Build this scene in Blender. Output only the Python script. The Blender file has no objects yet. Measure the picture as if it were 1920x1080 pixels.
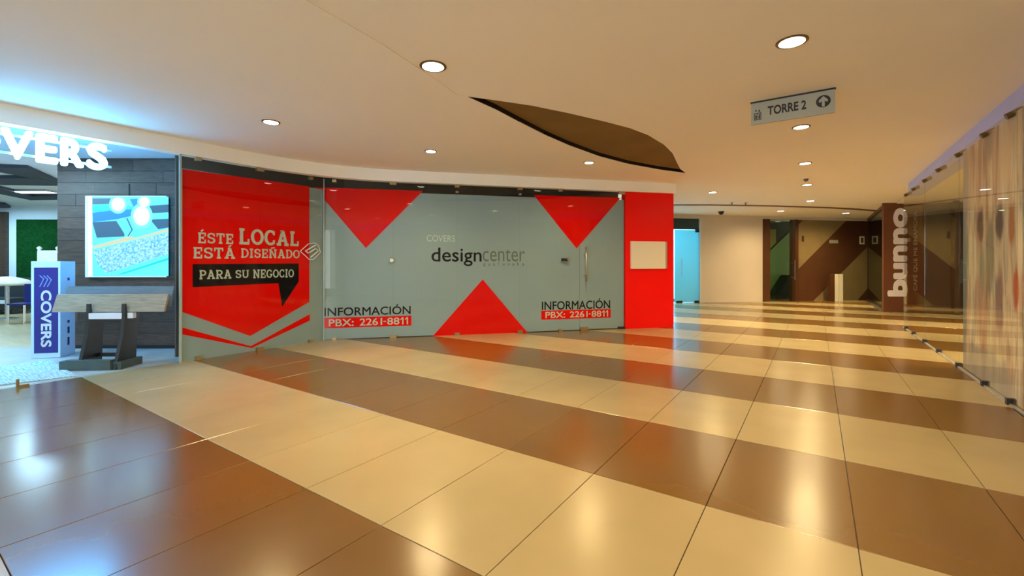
import bpy, bmesh, math, random
from mathutils import Vector
random.seed(7)
scene = bpy.context.scene
C = scene.collection

# ------------------------------------------------------------------ camera
F, CX, HY, H = 839.0, 960.0, 495.0, 1.40          # focal length and horizon in 1920x1080 pixels
YAW = math.radians(34.2)
SN, CS = math.sin(YAW), math.cos(YAW)
cam = bpy.data.cameras.new('camera')
cam.sensor_width = 36.0
cam.lens = F / 1920 * 36
cam.shift_y = -(540 - HY) / 1920
cam.clip_end = 200
co = bpy.data.objects.new('camera', cam)
C.objects.link(co)
co.location = (0, 0, H)
co.rotation_euler = (math.radians(90), 0, YAW)
scene.camera = co

# ------------------------------------------------------------------ world / exposure
world = bpy.data.worlds.new('world')
scene.world = world
world.use_nodes = True
wb = world.node_tree.nodes['Background']
wb.inputs[0].default_value = (0.95, 0.95, 0.95, 1)
wb.inputs[1].default_value = 1.9
vs = scene.view_settings
vs.view_transform = 'Standard'
vs.look = 'None'
vs.gamma = 1.0
vs.use_curve_mapping = False
vs.exposure = 1.66
WARM = (1.0, 0.72, 0.33)
LAMP_W = 100.0

# ------------------------------------------------------------------ geometry helpers
def W(r, f):
    """point on the ground from (metres to the right, metres ahead) of the viewpoint"""
    return (-SN * f + CS * r, CS * f + SN * r)

def pz(u, v, z):
    f = (z - H) * F / (HY - v)
    return W((u - CX) / F * f, f)

class Frame:
    """vertical plane: s runs to the viewer's right, n towards the viewer"""
    def __init__(self, P, u):
        l = math.hypot(*u)
        self.P = P
        self.u = (u[0] / l, u[1] / l)
        self.n = (self.u[1], -self.u[0])
    def pt(self, s, off, z):
        return (self.P[0] + self.u[0] * s + self.n[0] * off, self.P[1] + self.u[1] * s + self.n[1] * off, z)
    def px(self, u, v, off=0.0):
        P = (self.P[0] + self.n[0] * off, self.P[1] + self.n[1] * off)
        k = (u - CX) / F
        d = (-SN + CS * k, CS + SN * k)
        a, b, c, e = self.u[0], -d[0], self.u[1], -d[1]
        D = a * e - b * c
        s = ((-P[0]) * e - b * (-P[1])) / D
        f = (a * (-P[1]) - c * (-P[0])) / D
        return s, H + (HY - v) / F * f

class MB:
    def __init__(self):
        self.v = []; self.f = []; self.m = []
    def add(self, vs_, fs_, mi=0):
        n = len(self.v)
        self.v += [tuple(p) for p in vs_]
        for f in fs_:
            self.f.append([i + n for i in f]); self.m.append(mi)
        return self
    def hexa(self, p, mi=0):
        return self.add(p, [(0, 3, 2, 1), (4, 5, 6, 7), (0, 1, 5, 4), (1, 2, 6, 5), (2, 3, 7, 6), (3, 0, 4, 7)], mi)
    def box(self, x0, x1, y0, y1, z0, z1):
        return self.hexa([(x0, y0, z0), (x1, y0, z0), (x1, y1, z0), (x0, y1, z0), (x0, y0, z1), (x1, y0, z1), (x1, y1, z1), (x0, y1, z1)])
    def fbox(self, fr, s0, s1, o0, o1, z0, z1):
        g = fr.pt
        return self.hexa([g(s0, o1, z0), g(s1, o1, z0), g(s1, o0, z0), g(s0, o0, z0), g(s0, o1, z1), g(s1, o1, z1), g(s1, o0, z1), g(s0, o0, z1)])
    def fprism(self, fr, poly, o0, o1):
        """polygon of (s, z), extruded along the normal from o0 (back) to o1 (front)"""
        n = len(poly)
        vs_ = [fr.pt(s, o1, z) for s, z in poly] + [fr.pt(s, o0, z) for s, z in poly]
        fs_ = [tuple(range(n)), tuple(range(2 * n - 1, n - 1, -1))]
        fs_ += [(i, i + n, (i + 1) % n + n, (i + 1) % n) for i in range(n)]
        return self.add(vs_, fs_)
    def zprism(self, poly, z0, z1):
        n = len(poly)
        vs_ = [(x, y, z0) for x, y in poly] + [(x, y, z1) for x, y in poly]
        fs_ = [tuple(range(n - 1, -1, -1)), tuple(range(n, 2 * n))]
        fs_ += [(i, (i + 1) % n, (i + 1) % n + n, i + n) for i in range(n)]
        return self.add(vs_, fs_)
    def tube(self, pts, r, seg=8):
        pts = [Vector(p) for p in pts]
        rings = []
        for i, p in enumerate(pts):
            t = (pts[min(i + 1, len(pts) - 1)] - pts[max(i - 1, 0)]).normalized()
            a = t.orthogonal().normalized(); b = t.cross(a)
            rr = r[i] if isinstance(r, (list, tuple)) else r
            rings.append([p + (a * math.cos(2 * math.pi * k / seg) + b * math.sin(2 * math.pi * k / seg)) * rr for k in range(seg)])
        vs_ = [q for ring in rings for q in ring]
        fs_ = []
        for i in range(len(rings) - 1):
            for k in range(seg):
                fs_.append((i * seg + k, i * seg + (k + 1) % seg, (i + 1) * seg + (k + 1) % seg, (i + 1) * seg + k))
        fs_ += [tuple(range(seg - 1, -1, -1)), tuple(range((len(rings) - 1) * seg, len(rings) * seg))]
        return self.add(vs_, fs_)
    def lathe(self, cx, cy, prof, seg=24):
        vs_ = []
        for r, z in prof:
            for k in range(seg):
                a = 2 * math.pi * k / seg
                vs_.append((cx + r * math.cos(a), cy + r * math.sin(a), z))
        fs_ = []
        for i in range(len(prof) - 1):
            for k in range(seg):
                fs_.append((i * seg + k, i * seg + (k + 1) % seg, (i + 1) * seg + (k + 1) % seg, (i + 1) * seg + k))
        fs_ += [tuple(range(seg - 1, -1, -1)), tuple(range((len(prof) - 1) * seg, len(prof) * seg))]
        return self.add(vs_, fs_)
    def build(self, name, mat, parent=None, smooth=False, bevel=0.0):
        off = Vector((0, 0, 0))
        q = parent
        while q is not None:
            off += q.location; q = q.parent
        me = bpy.data.meshes.new(name)
        me.from_pydata([tuple(Vector(p) - off) for p in self.v], [], self.f)
        bm = bmesh.new(); bm.from_mesh(me)
        bmesh.ops.recalc_face_normals(bm, faces=bm.faces)
        if bevel:
            bmesh.ops.bevel(bm, geom=list(bm.edges), offset=bevel, segments=2, profile=0.7, affect='EDGES')
        bm.to_mesh(me); bm.free()
        me.materials.append(mat)
        if smooth:
            for p in me.polygons: p.use_smooth = True
        o = bpy.data.objects.new(name, me)
        C.objects.link(o)
        if parent is not None: o.parent = parent
        return o

def tag(o, label=None, cat=None, group=None, kind=None):
    if label: o['label'] = label
    if cat: o['category'] = cat
    if group: o['group'] = group
    if kind: o['kind'] = kind
    return o

def thing(name, label, cat, loc=(0, 0, 0), group=None, kind=None):
    o = bpy.data.objects.new(name, None)
    o.empty_display_size = 0.1
    C.objects.link(o)
    o.location = loc
    return tag(o, label, cat, group, kind)

def struct(o, label, cat):
    return tag(o, label, cat, kind='structure')

# ------------------------------------------------------------------ materials
MATS = {}
def mat(name, col, rough=0.5, metal=0.0, spec=0.5, emit=None, es=0.0):
    m = bpy.data.materials.new(name); m.use_nodes = True
    b = m.node_tree.nodes['Principled BSDF']
    b.inputs['Base Color'].default_value = (*col, 1)
    b.inputs['Roughness'].default_value = rough
    b.inputs['Metallic'].default_value = metal
    b.inputs['Specular IOR Level'].default_value = spec
    if emit:
        b.inputs['Emission Color'].default_value = (*emit, 1)
        b.inputs['Emission Strength'].default_value = es
    MATS[name] = m
    return m

def noisy(name, c1, c2, scale, rough=0.5, stretch=(1, 1, 1), spec=0.5, bump=0.0, objrand=0.0, rr=0.0, detail=5.0):
    """two-tone procedural surface with slight object-to-object variation"""
    m = mat(name, c1, rough, spec=spec)
    nt = m.node_tree; N = nt.nodes; L = nt.links
    b = N['Principled BSDF']
    tc = N.new('ShaderNodeTexCoord'); mp = N.new('ShaderNodeMapping')
    geo = N.new('ShaderNodeNewGeometry')
    mp.inputs['Scale'].default_value = stretch
    L.new(geo.outputs['Position'], mp.inputs['Vector'])
    nz = N.new('ShaderNodeTexNoise'); nz.inputs['Scale'].default_value = scale; nz.inputs['Detail'].default_value = detail
    L.new(mp.outputs[0], nz.inputs['Vector'])
    cr = N.new('ShaderNodeValToRGB')
    cr.color_ramp.interpolation = 'EASE'; cr.color_ramp.elements[0].position = 0.25; cr.color_ramp.elements[0].color = (*c1, 1)
    cr.color_ramp.elements[1].position = 0.75; cr.color_ramp.elements[1].color = (*c2, 1)
    L.new(nz.outputs['Fac'], cr.inputs['Fac'])
    out = cr.outputs['Color']
    if objrand:
        oi = N.new('ShaderNodeObjectInfo')
        mr = N.new('ShaderNodeMapRange'); mr.inputs['To Min'].default_value = 1 - objrand; mr.inputs['To Max'].default_value = 1 + objrand
        L.new(oi.outputs['Random'], mr.inputs['Value'])
        hs = N.new('ShaderNodeHueSaturation')
        L.new(mr.outputs[0], hs.inputs['Value']); L.new(out, hs.inputs['Color'])
        out = hs.outputs['Color']
    L.new(out, b.inputs['Base Color'])
    if rr:
        m2 = N.new('ShaderNodeMapRange'); m2.inputs['To Min'].default_value = rough - rr; m2.inputs['To Max'].default_value = rough + rr
        L.new(nz.outputs['Fac'], m2.inputs['Value']); L.new(m2.outputs[0], b.inputs['Roughness'])
    if bump:
        bp = N.new('ShaderNodeBump'); bp.inputs['Strength'].default_value = bump; bp.inputs['Distance'].default_value = 0.01
        L.new(nz.outputs['Fac'], bp.inputs['Height']); L.new(bp.outputs[0], b.inputs['Normal'])
    return m

def glass(name, tint=(1, 1, 1), refl=1.0, rough=0.0, haze=0.0, hazecol=(0.6, 0.7, 0.65)):
    m = bpy.data.materials.new(name); m.use_nodes = True
    nt = m.node_tree; N = nt.nodes; L = nt.links
    N.remove(N['Principled BSDF'])
    tr = N.new('ShaderNodeBsdfTransparent'); tr.inputs[0].default_value = (*tint, 1)
    base = tr.outputs[0]
    if haze:
        df = N.new('ShaderNodeBsdfTranslucent'); df.inputs[0].default_value = (*hazecol, 1)
        d2 = N.new('ShaderNodeBsdfDiffuse'); d2.inputs[0].default_value = (*hazecol, 1)
        m1 = N.new('ShaderNodeMixShader'); m1.inputs[0].default_value = 0.5
        L.new(df.outputs[0], m1.inputs[1]); L.new(d2.outputs[0], m1.inputs[2])
        m2 = N.new('ShaderNodeMixShader'); m2.inputs[0].default_value = haze
        L.new(base, m2.inputs[1]); L.new(m1.outputs[0], m2.inputs[2]); base = m2.outputs[0]
    gl = N.new('ShaderNodeBsdfGlossy'); gl.inputs['Roughness'].default_value = rough
    lw = N.new('ShaderNodeLayerWeight')
    pw = N.new('ShaderNodeMath'); pw.operation = 'POWER'; pw.inputs[1].default_value = 5.0
    L.new(lw.outputs['Facing'], pw.inputs[0])
    ma = N.new('ShaderNodeMath'); ma.operation = 'MULTIPLY_ADD'; ma.inputs[1].default_value = 0.96 * refl; ma.inputs[2].default_value = 0.04 * refl
    L.new(pw.outputs[0], ma.inputs[0])
    lw.inputs['Blend'].default_value = 0.5
    mx = N.new('ShaderNodeMixShader')
    L.new(ma.outputs[0], mx.inputs[0]); L.new(base, mx.inputs[1]); L.new(gl.outputs[0], mx.inputs[2])
    L.new(mx.outputs[0], N['Material Output'].inputs['Surface'])
    return m

M_cream = noisy('cream_tile', (0.318, 0.252, 0.138), (0.35, 0.277, 0.154), 2.0, rough=0.24, spec=0.45, objrand=0.03, detail=2.0)
M_brown = noisy('brown_tile', (0.132, 0.065, 0.009), (0.147, 0.073, 0.011), 2.0, rough=0.20, spec=0.55, objrand=0.05, detail=2.0)
for _m, _i in ((M_cream, 1.55), (M_brown, 1.85)):
    _m.node_tree.nodes['Principled BSDF'].inputs['IOR'].default_value = _i
M_grout = mat('grout', (0.05, 0.035, 0.025), 0.8)
M_ceil = noisy('ceiling_paint', (0.88, 0.82, 0.72), (0.90, 0.84, 0.74), 0.7, rough=0.8, spec=0.1)
M_fascia = noisy('fascia_paint', (0.92, 0.90, 0.82), (0.94, 0.92, 0.85), 1.3, rough=0.6, spec=0.2)
M_fascia_r = noisy('cool_lit_fascia', (0.50, 0.55, 0.95), (0.54, 0.59, 0.97), 1.3, rough=0.5, spec=0.2)  # lavender tint of cool light is put into the base colour
M_wall = noisy('cream_wall_paint', (0.60, 0.54, 0.48), (0.63, 0.57, 0.51), 0.9, rough=0.6, spec=0.2)
M_slot = noisy('slot_brown', (0.20, 0.125, 0.045), (0.235, 0.15, 0.055), 1.5, rough=0.7, spec=0.1)
M_black = mat('black', (0.006, 0.005, 0.006), 0.45)
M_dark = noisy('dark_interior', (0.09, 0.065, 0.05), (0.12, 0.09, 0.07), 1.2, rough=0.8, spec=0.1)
M_red = noisy('red_paint', (0.88, 0.002, 0.001), (0.92, 0.003, 0.002), 1.0, rough=0.32, spec=0.25)
M_film_red = noisy('red_vinyl', (0.90, 0.001, 0.0005), (0.94, 0.0015, 0.001), 1.0, rough=0.6, spec=0.03)
M_film_grey = noisy('frosted_grey_vinyl', (0.315, 0.40, 0.48), (0.345, 0.425, 0.50), 0.8, rough=0.55, spec=0.2)
M_film_black = mat('black_vinyl', (0.006, 0.005, 0.010), 0.5, spec=0.1)
M_film_white = mat('pale_grey_vinyl', (0.60, 0.64, 0.62), 0.5, spec=0.1)
M_film_faint = mat('thin_grey_vinyl', (0.17, 0.19, 0.17), 0.5, spec=0.1)
M_text_reflection = mat('reflected_lettering', (0.62, 0.72, 0.70), 0.5, spec=0.1)
M_glass = glass('clear_glass', (0.93, 0.97, 0.95), refl=0.45)
M_glass_r = glass('clear_glass_cafe', (0.95, 0.95, 0.92), refl=0.55)
M_edge = mat('glass_edge', (0.35, 0.45, 0.42), 0.2)
M_steel = mat('brushed_steel', (0.55, 0.54, 0.50), 0.3, 1.0)
M_brass = mat('patch_metal', (0.42, 0.34, 0.20), 0.4, 0.8)
M_ring = mat('downlight_trim', (0.16, 0.10, 0.04), 0.35, 0.7)
M_lens = mat('downlight_lens', (1, 1, 1), 0.4, emit=(1.0, 0.90, 0.62), es=4.5)
M_lens_c = mat('downlight_lens_white', (1, 1, 1), 0.4, emit=(1.0, 0.97, 0.90), es=4.5)
M_panel_w = mat('sign_cream', (0.80, 0.74, 0.60), 0.5)
M_signgrey = noisy('sign_grey', (0.36, 0.35, 0.28), (0.40, 0.39, 0.31), 2, rough=0.5)
M_signblack = mat('sign_black', (0.012, 0.008, 0.010), 0.5)
M_letter_lit = mat('lit_letters', (1, 1, 1), 0.4, emit=(0.07, 0.46, 1.0), es=12.5)
M_plank = noisy('dark_wood_planks', (0.036, 0.019, 0.012), (0.082, 0.045, 0.027), 5.0, rough=0.45, stretch=(1.2, 1.2, 9), objrand=0.28, bump=0.15)
M_storefl = noisy('store_concrete', (0.34, 0.38, 0.40), (0.42, 0.46, 0.48), 3.0, rough=0.3)
M_woodfl = noisy('pale_wood_floor', (0.40, 0.30, 0.16), (0.50, 0.40, 0.23), 2.2, rough=0.35, stretch=(0.6, 4, 1))
M_white = mat('white_gloss', (0.75, 0.80, 0.84), 0.4)
M_storewall = mat('store_white_wall', (0.66, 0.76, 0.82), 0.6)
M_storeceil = noisy('store_ceiling', (0.62, 0.68, 0.72), (0.66, 0.72, 0.76), 1.0, rough=0.8, spec=0.1)
M_beam = mat('store_dark_beam', (0.018, 0.028, 0.045), 0.6)
M_green = noisy('green_hedge_wall', (0.001, 0.030, 0.006), (0.004, 0.058, 0.010), 14.0, rough=0.9, spec=0.1, bump=0.6)
M_blue = mat('royal_blue', (0.004, 0.010, 0.17), 0.4)
M_bluelt = mat('pale_blue_print', (0.16, 0.30, 0.55), 0.4)
M_totem = mat('totem_white', (0.52, 0.70, 0.90), 0.4)
M_creamwood = mat('cream_painted_wood', (0.72, 0.68, 0.55), 0.5)
M_oak = noisy('oak_board', (0.24, 0.19, 0.12), (0.36, 0.29, 0.19), 4.0, rough=0.5, stretch=(1.5, 1.5, 14))
M_greyboard = noisy('grey_board', (0.10, 0.13, 0.14), (0.13, 0.165, 0.175), 4.0, rough=0.5, stretch=(1.5, 1.5, 14))
M_stand = noisy('black_stand', (0.010, 0.014, 0.015), (0.018, 0.024, 0.024), 6, rough=0.45)
M_standgreen = noisy('stand_foot', (0.045, 0.075, 0.075), (0.06, 0.095, 0.09), 6, rough=0.45)
M_rug = noisy('rug_pile', (0.22, 0.36, 0.42), (0.55, 0.68, 0.70), 9.0, rough=0.95, stretch=(0.7, 7, 1), spec=0.05, bump=0.5)
M_sofa = mat('dark_upholstery', (0.02, 0.025, 0.032), 0.8)
M_bunno = noisy('bunno_brown', (0.155, 0.058, 0.028), (0.175, 0.066, 0.032), 1.5, rough=0.5, spec=0.25)
M_bunnotext = mat('bunno_white', (0.80, 0.76, 0.78), 0.5)
M_tagtext = mat('tagline_grey', (0.50, 0.44, 0.40), 0.5)
M_portal = noisy('portal_brown', (0.075, 0.026, 0.010), (0.095, 0.034, 0.014), 3, rough=0.35)
M_stripe_d = noisy('stripe_brown', (0.085, 0.032, 0.014), (0.105, 0.040, 0.018), 2, rough=0.4)
M_stripe_l = noisy('stripe_tan', (0.24, 0.17, 0.075), (0.28, 0.20, 0.09), 2, rough=0.45)
M_greenroom = mat('green_stair_wall', (0.20, 0.27, 0.10), 0.6)
M_ochre = mat('ochre_wall', (0.30, 0.20, 0.04), 0.6)
M_glass_green = glass('green_glass', (0.75, 0.86, 0.74), refl=0.9)
M_frost_blue = glass('frosted_blue_glass', (0.45, 0.70, 0.80), refl=0.8, rough=0.1, haze=0.88, hazecol=(0.30, 0.66, 0.66))
M_deepblue = mat('dark_blue_transom', (0.012, 0.05, 0.075), 0.3)
M_mint = mat('mint_curtain', (0.30, 0.52, 0.42), 0.6)
M_cafewall = noisy('cafe_wall', (0.55, 0.45, 0.22), (0.60, 0.50, 0.26), 1.0, rough=0.6)
M_cafedark = noisy('cafe_dark_wall', (0.035, 0.026, 0.012), (0.05, 0.036, 0.018), 1.0, rough=0.6)
M_cafeceil = mat('cafe_ceiling_paint', (0.90, 0.85, 0.62), 0.7)
M_alu = mat('aluminium_frame', (0.5, 0.5, 0.5), 0.4, 0.8)

def mural_material():
    m = mat('abstract_mural_print', (0.5, 0.4, 0.3), 0.6, spec=0.1)
    nt = m.node_tree; N = nt.nodes; L = nt.links; b = N['Principled BSDF']
    geo = N.new('ShaderNodeNewGeometry')
    def noise(sc, y, z, det, dist=0.0):
        mp = N.new('ShaderNodeMapping'); mp.inputs['Scale'].default_value = (1, y, z)
        L.new(geo.outputs['Position'], mp.inputs['Vector'])
        n = N.new('ShaderNodeTexNoise'); n.inputs['Scale'].default_value = sc; n.inputs['Detail'].default_value = det
        n.inputs['Distortion'].default_value = dist
        L.new(mp.outputs[0], n.inputs['Vector'])
        return n.outputs['Fac']
    def ramp(src, els):
        r = N.new('ShaderNodeValToRGB'); cr = r.color_ramp
        while len(cr.elements) < len(els): cr.elements.new(0.5)
        for e, (p, c) in zip(cr.elements, els):
            e.position = p; e.color = (*c, 1)
        L.new(src, r.inputs['Fac'])
        return r.outputs['Color']
    a = ramp(noise(1.0, 3.0, 0.5, 6, 0.6), [(0.25, (0.30, 0.20, 0.19)), (0.36, (0.60, 0.34, 0.26)), (0.44, (0.72, 0.60, 0.47)), (0.52, (0.85, 0.72, 0.54)),
                                           (0.60, (0.62, 0.58, 0.54)), (0.68, (0.70, 0.46, 0.36)), (0.78, (0.32, 0.40, 0.42))])
    d = ramp(noise(1.3, 5.5, 0.9, 6, 1.2), [(0.0, (0.25, 0.22, 0.25)), (0.38, (0.40, 0.36, 0.36)), (0.5, (1, 1, 1)), (1.0, (1, 1, 1))])
    mx = N.new('ShaderNodeMix'); mx.data_type = 'RGBA'; mx.blend_type = 'MULTIPLY'; mx.inputs[0].default_value = 0.55
    L.new(a, mx.inputs[6]); L.new(d, mx.inputs[7])
    col = mx.outputs[2]
    wn_ = N.new('ShaderNodeTexNoise'); wn_.inputs['Scale'].default_value = 2.6; wn_.inputs['Detail'].default_value = 5
    L.new(geo.outputs['Position'], wn_.inputs['Vector'])
    sx = N.new('ShaderNodeSeparateXYZ'); sw2 = N.new('ShaderNodeSeparateColor')
    L.new(geo.outputs['Position'], sx.inputs[0]); L.new(wn_.outputs['Color'], sw2.inputs[0])
    def math_(op, a, bb, c=None):
        q = N.new('ShaderNodeMath'); q.operation = op
        for k, v in enumerate((a, bb, c)):
            if v is None: continue
            if isinstance(v, (int, float)): q.inputs[k].default_value = v
            else: L.new(v, q.inputs[k])
        return q.outputs[0]
    yy = math_('ADD', sx.outputs['Y'], math_('MULTIPLY_ADD', sw2.outputs[0], 0.12, -0.06))
    zz = math_('ADD', sx.outputs['Z'], math_('MULTIPLY_ADD', sw2.outputs[1], 0.5, -0.25))
    for cy, cz, ry, rz, c, st in blobs:
        d2 = math_('ADD', math_('POWER', math_('ABSOLUTE', math_('DIVIDE', math_('SUBTRACT', yy, cy), ry), 0), 2.0),
                   math_('POWER', math_('ABSOLUTE', math_('DIVIDE', math_('SUBTRACT', zz, cz), rz), 0), 2.0))
        mr = N.new('ShaderNodeMapRange'); mr.interpolation_type = 'SMOOTHSTEP'
        mr.inputs['From Min'].default_value = 1.5; mr.inputs['From Max'].default_value = 0.3; mr.inputs['To Max'].default_value = st
        L.new(d2, mr.inputs['Value'])
        mm = N.new('ShaderNodeMix'); mm.data_type = 'RGBA'
        L.new(mr.outputs[0], mm.inputs[0]); L.new(col, mm.inputs[6]); mm.inputs[7].default_value = (*c, 1)
        col = mm.outputs[2]
    L.new(col, b.inputs['Base Color'])
    return m
_mf = Frame((1.635, 8.38), (0, -1))
blobs = []
for u, v, du, dv, c, st in ((1806, 520, 7, 200, (0.16, 0.26, 0.32), 0.9), (1809, 345, 9, 70, (0.36, 0.34, 0.36), 0.8), (1837, 300, 4, 90, (0.46, 0.20, 0.15), 0.8), (1853, 250, 8, 60, (0.32, 0.25, 0.24), 0.7),
                            (1838, 425, 6, 28, (0.13, 0.09, 0.10), 0.85), (1874, 425, 9, 40, (0.11, 0.08, 0.12), 0.9), (1856, 480, 9, 75, (0.22, 0.18, 0.17), 0.75), (1841, 500, 5, 50, (0.24, 0.32, 0.29), 0.7),
                            (1874, 560, 7, 70, (0.28, 0.16, 0.20), 0.8), (1835, 570, 8, 60, (0.50, 0.30, 0.24), 0.6), (1897, 430, 5, 50, (0.45, 0.16, 0.06), 0.85), (1904, 545, 5, 40, (0.60, 0.10, 0.03), 0.9),
                            (1865, 660, 22, 22, (0.70, 0.62, 0.42), 0.6), (1850, 705, 60, 45, (0.34, 0.34, 0.38), 0.75), (1885, 300, 14, 60, (0.80, 0.60, 0.42), 0.7)):
    s0_, z0_ = _mf.px(u, v); s1_, _ = _mf.px(u + du, v); _, z1_ = _mf.px(u, v - dv)
    blobs.append((8.38 - s0_, z0_, abs(s1_ - s0_), z1_ - z0_, c, st))
M_mural = mural_material()

# ------------------------------------------------------------------ lettering
def text_obj(body, fr, s0, z0, s1, z1, off, depth, m, name, parent, bold=0.0, turn=0, bevel=0.0):
    """lettering fitted to the rectangle s0..s1, z0..z1 on a frame; turn=1 reads upwards, turn=-1 reads downwards"""
    cu = bpy.data.curves.new('t', 'FONT')
    cu.body = body; cu.extrude = 0.01; cu.offset = min(bold, 0.0); cu.resolution_u = 4
    to = bpy.data.objects.new('t', cu); C.objects.link(to)
    dg = bpy.context.evaluated_depsgraph_get()
    me = bpy.data.meshes.new_from_object(to.evaluated_get(dg))
    vs_ = [v.co.copy() for v in me.vertices]; fs_ = [tuple(p.vertices) for p in me.polygons]
    bpy.data.objects.remove(to); bpy.data.curves.remove(cu); bpy.data.meshes.remove(me)
    if bold > 0:      # heavier weight: the outline repeated around a small circle
        v0, f0 = vs_, fs_; vs_, fs_ = [], []
        for k in range(8):
            dx, dy = bold * math.cos(k * math.pi / 4), bold * math.sin(k * math.pi / 4); n0 = len(vs_)
            vs_ += [v + Vector((dx, dy, 0.0002 * k if v.z > 0 else 0)) for v in v0]
            fs_ += [tuple(i + n0 for i in f) for f in f0]
    if turn == 1: vs_ = [Vector((-v.y, v.x, v.z)) for v in vs_]
    if turn == -1: vs_ = [Vector((v.y, -v.x, v.z)) for v in vs_]
    xa, xb = min(v.x for v in vs_), max(v.x for v in vs_)
    ya, yb = min(v.y for v in vs_), max(v.y for v in vs_)
    mb = MB()
    mb.add([fr.pt(s0 + (v.x - xa) / (xb - xa) * (s1 - s0), off + (v.z + 0.01) / 0.02 * depth, z0 + (v.y - ya) / (yb - ya) * (z1 - z0)) for v in vs_], fs_)
    return mb.build(name, m, parent)

# a small slab-serif alphabet drawn with strokes: l = line, a = arc, s = serif bar
SLAB = {
 'E': (0.72, [('l', .18, 0, .18, 1), ('l', .05, .92, .66, .92), ('l', .05, .08, .66, .08), ('l', .18, .5, .48, .5), ('t', .62, .78), ('t', .62, .22), ('t', .46, .5)]),
 'L': (0.70, [('l', .18, 0, .18, 1), ('l', .05, .92, .36, .92), ('l', .05, .08, .64, .08), ('t', .60, .22)]),
 'T': (0.74, [('l', .37, 0, .37, 1), ('l', .04, .92, .70, .92), ('l', .22, .08, .52, .08), ('t', .08, .80), ('t', .66, .80)]),
 'O': (0.80, [('a', .40, .5, .31, .42, 0, 360)]),
 'C': (0.74, [('a', .40, .5, .31, .42, 50, 310), ('t', .62, .80), ('t', .62, .22)]),
 'G': (0.80, [('a', .40, .5, .31, .42, 50, 350), ('l', .45, .42, .76, .42), ('t', .62, .80)]),
 'D': (0.80, [('l', .18, 0, .18, 1), ('l', .05, .92, .38, .92), ('l', .05, .08, .38, .08), ('a', .36, .5, .34, .42, -90, 90)]),
 'I': (0.42, [('l', .21, 0, .21, 1), ('l', .05, .92, .37, .92), ('l', .05, .08, .37, .08)]),
 'P': (0.74, [('l', .18, 0, .18, 1), ('l', .05, .92, .40, .92), ('l', .18, .44, .40, .44), ('a', .40, .68, .25, .24, -90, 90), ('l', .05, .08, .34, .08)]),
 'R': (0.80, [('l', .18, 0, .18, 1), ('l', .05, .92, .40, .92), ('l', .18, .46, .40, .46), ('a', .40, .69, .25, .23, -90, 90), ('l', .05, .08, .32, .08), ('l', .40, .46, .64, .04), ('l', .52, .08, .78, .08)]),
 'A': (0.86, [('l', .16, .04, .42, .96), ('l', .70, .04, .44, .96), ('l', .24, .34, .62, .34), ('l', .02, .08, .32, .08), ('l', .54, .08, .84, .08), ('l', .28, .93, .46, .93)]),
 'N': (0.88, [('l', .18, 0, .18, 1), ('l', .70, 0, .70, 1), ('l', .20, .95, .68, .05), ('l', .04, .08, .34, .08), ('l', .04, .92, .24, .92), ('l', .56, .92, .84, .92)]),
 'U': (0.86, [('l', .18, .34, .18, 1), ('l', .68, .34, .68, 1), ('a', .43, .34, .25, .26, 180, 360), ('l', .04, .92, .34, .92), ('l', .54, .92, .82, .92)]),
 'S': (0.70, [('a', .35, .72, .24, .20, 20, 270), ('a', .35, .29, .25, .21, -160, 90), ('t', .58, .80), ('t', .12, .20)]),
}
def slab_text(body, fr, s0, z0, s1, z1, off, depth, m, name, parent, t=0.17):
    ACC = {'É': 'E', 'Á': 'A', 'Ñ': 'N', 'Ó': 'O'}
    quads = []; x = 0.0
    def line(x0, y0, x1, y1, w):
        dx, dy = x1 - x0, y1 - y0; l = math.hypot(dx, dy); nx, ny = -dy / l * w / 2, dx / l * w / 2
        quads.append([(x0 - nx, y0 - ny), (x1 - nx, y1 - ny), (x1 + nx, y1 + ny), (x0 + nx, y0 + ny)])
    for ch in body:
        if ch == ' ': x += 0.42; continue
        w, gl = SLAB[ACC.get(ch, ch)]
        for g in gl:
            if g[0] == 'l': line(x + g[1], g[2], x + g[3], g[4], t if abs(g[1] - g[3]) < .3 else t * 0.85)
            elif g[0] == 't': line(x + g[1], g[2] - .13, x + g[1], g[2] + .13, t * .62)
            else:
                _, cx, cy, rx, ry, a0, a1 = g; n = 18
                for i in range(n):
                    p = [math.radians(a0 + (a1 - a0) * k / n) for k in (i, i + 1)]
                    quads.append([(x + cx + (rx - t / 2) * math.cos(p[0]), cy + (ry - t * .42) * math.sin(p[0])), (x + cx + (rx + t / 2) * math.cos(p[0]), cy + (ry + t * .42) * math.sin(p[0])),
                                  (x + cx + (rx + t / 2) * math.cos(p[1]), cy + (ry + t * .42) * math.sin(p[1])), (x + cx + (rx - t / 2) * math.cos(p[1]), cy + (ry - t * .42) * math.sin(p[1]))])
        if ch in 'ÉÁÓ': line(x + w / 2 - .08, 1.08, x + w / 2 + .10, 1.26, t * .8)
        if ch == 'Ñ': line(x + w / 2 - .2, 1.10, x + w / 2 + .2, 1.16, t * .7)
        x += w + 0.05
    x -= 0.05
    mb = MB()
    for k, q in enumerate(quads):
        mb.fprism(fr, [(s0 + a / x * (s1 - s0), z0 + b * (z1 - z0)) for a, b in q], off, off + depth + (k % 5) * 0.00005)
    return mb.build(name, m, parent)

# ================================================================== THE SETTING
CEIL = 3.18          # upper ceiling
PLATE = 3.175        # slightly lower ceiling field along the shopfronts
GTOP = 2.96          # top of the shopfront glazing
G1 = Frame((-7.47, 2.61), (0, 1))                       # short shopfront beside the store
G2 = Frame((-7.47, 4.84), (4.84, 5.40)); G2L = math.hypot(4.84, 5.40)
FW = Frame((-3.42, 17.26), (5.08, 5.05))                # far wall
GR = Frame((1.60, 13.0), (0, -1))                       # cafe glazing on the right: s = 13 - Y

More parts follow.
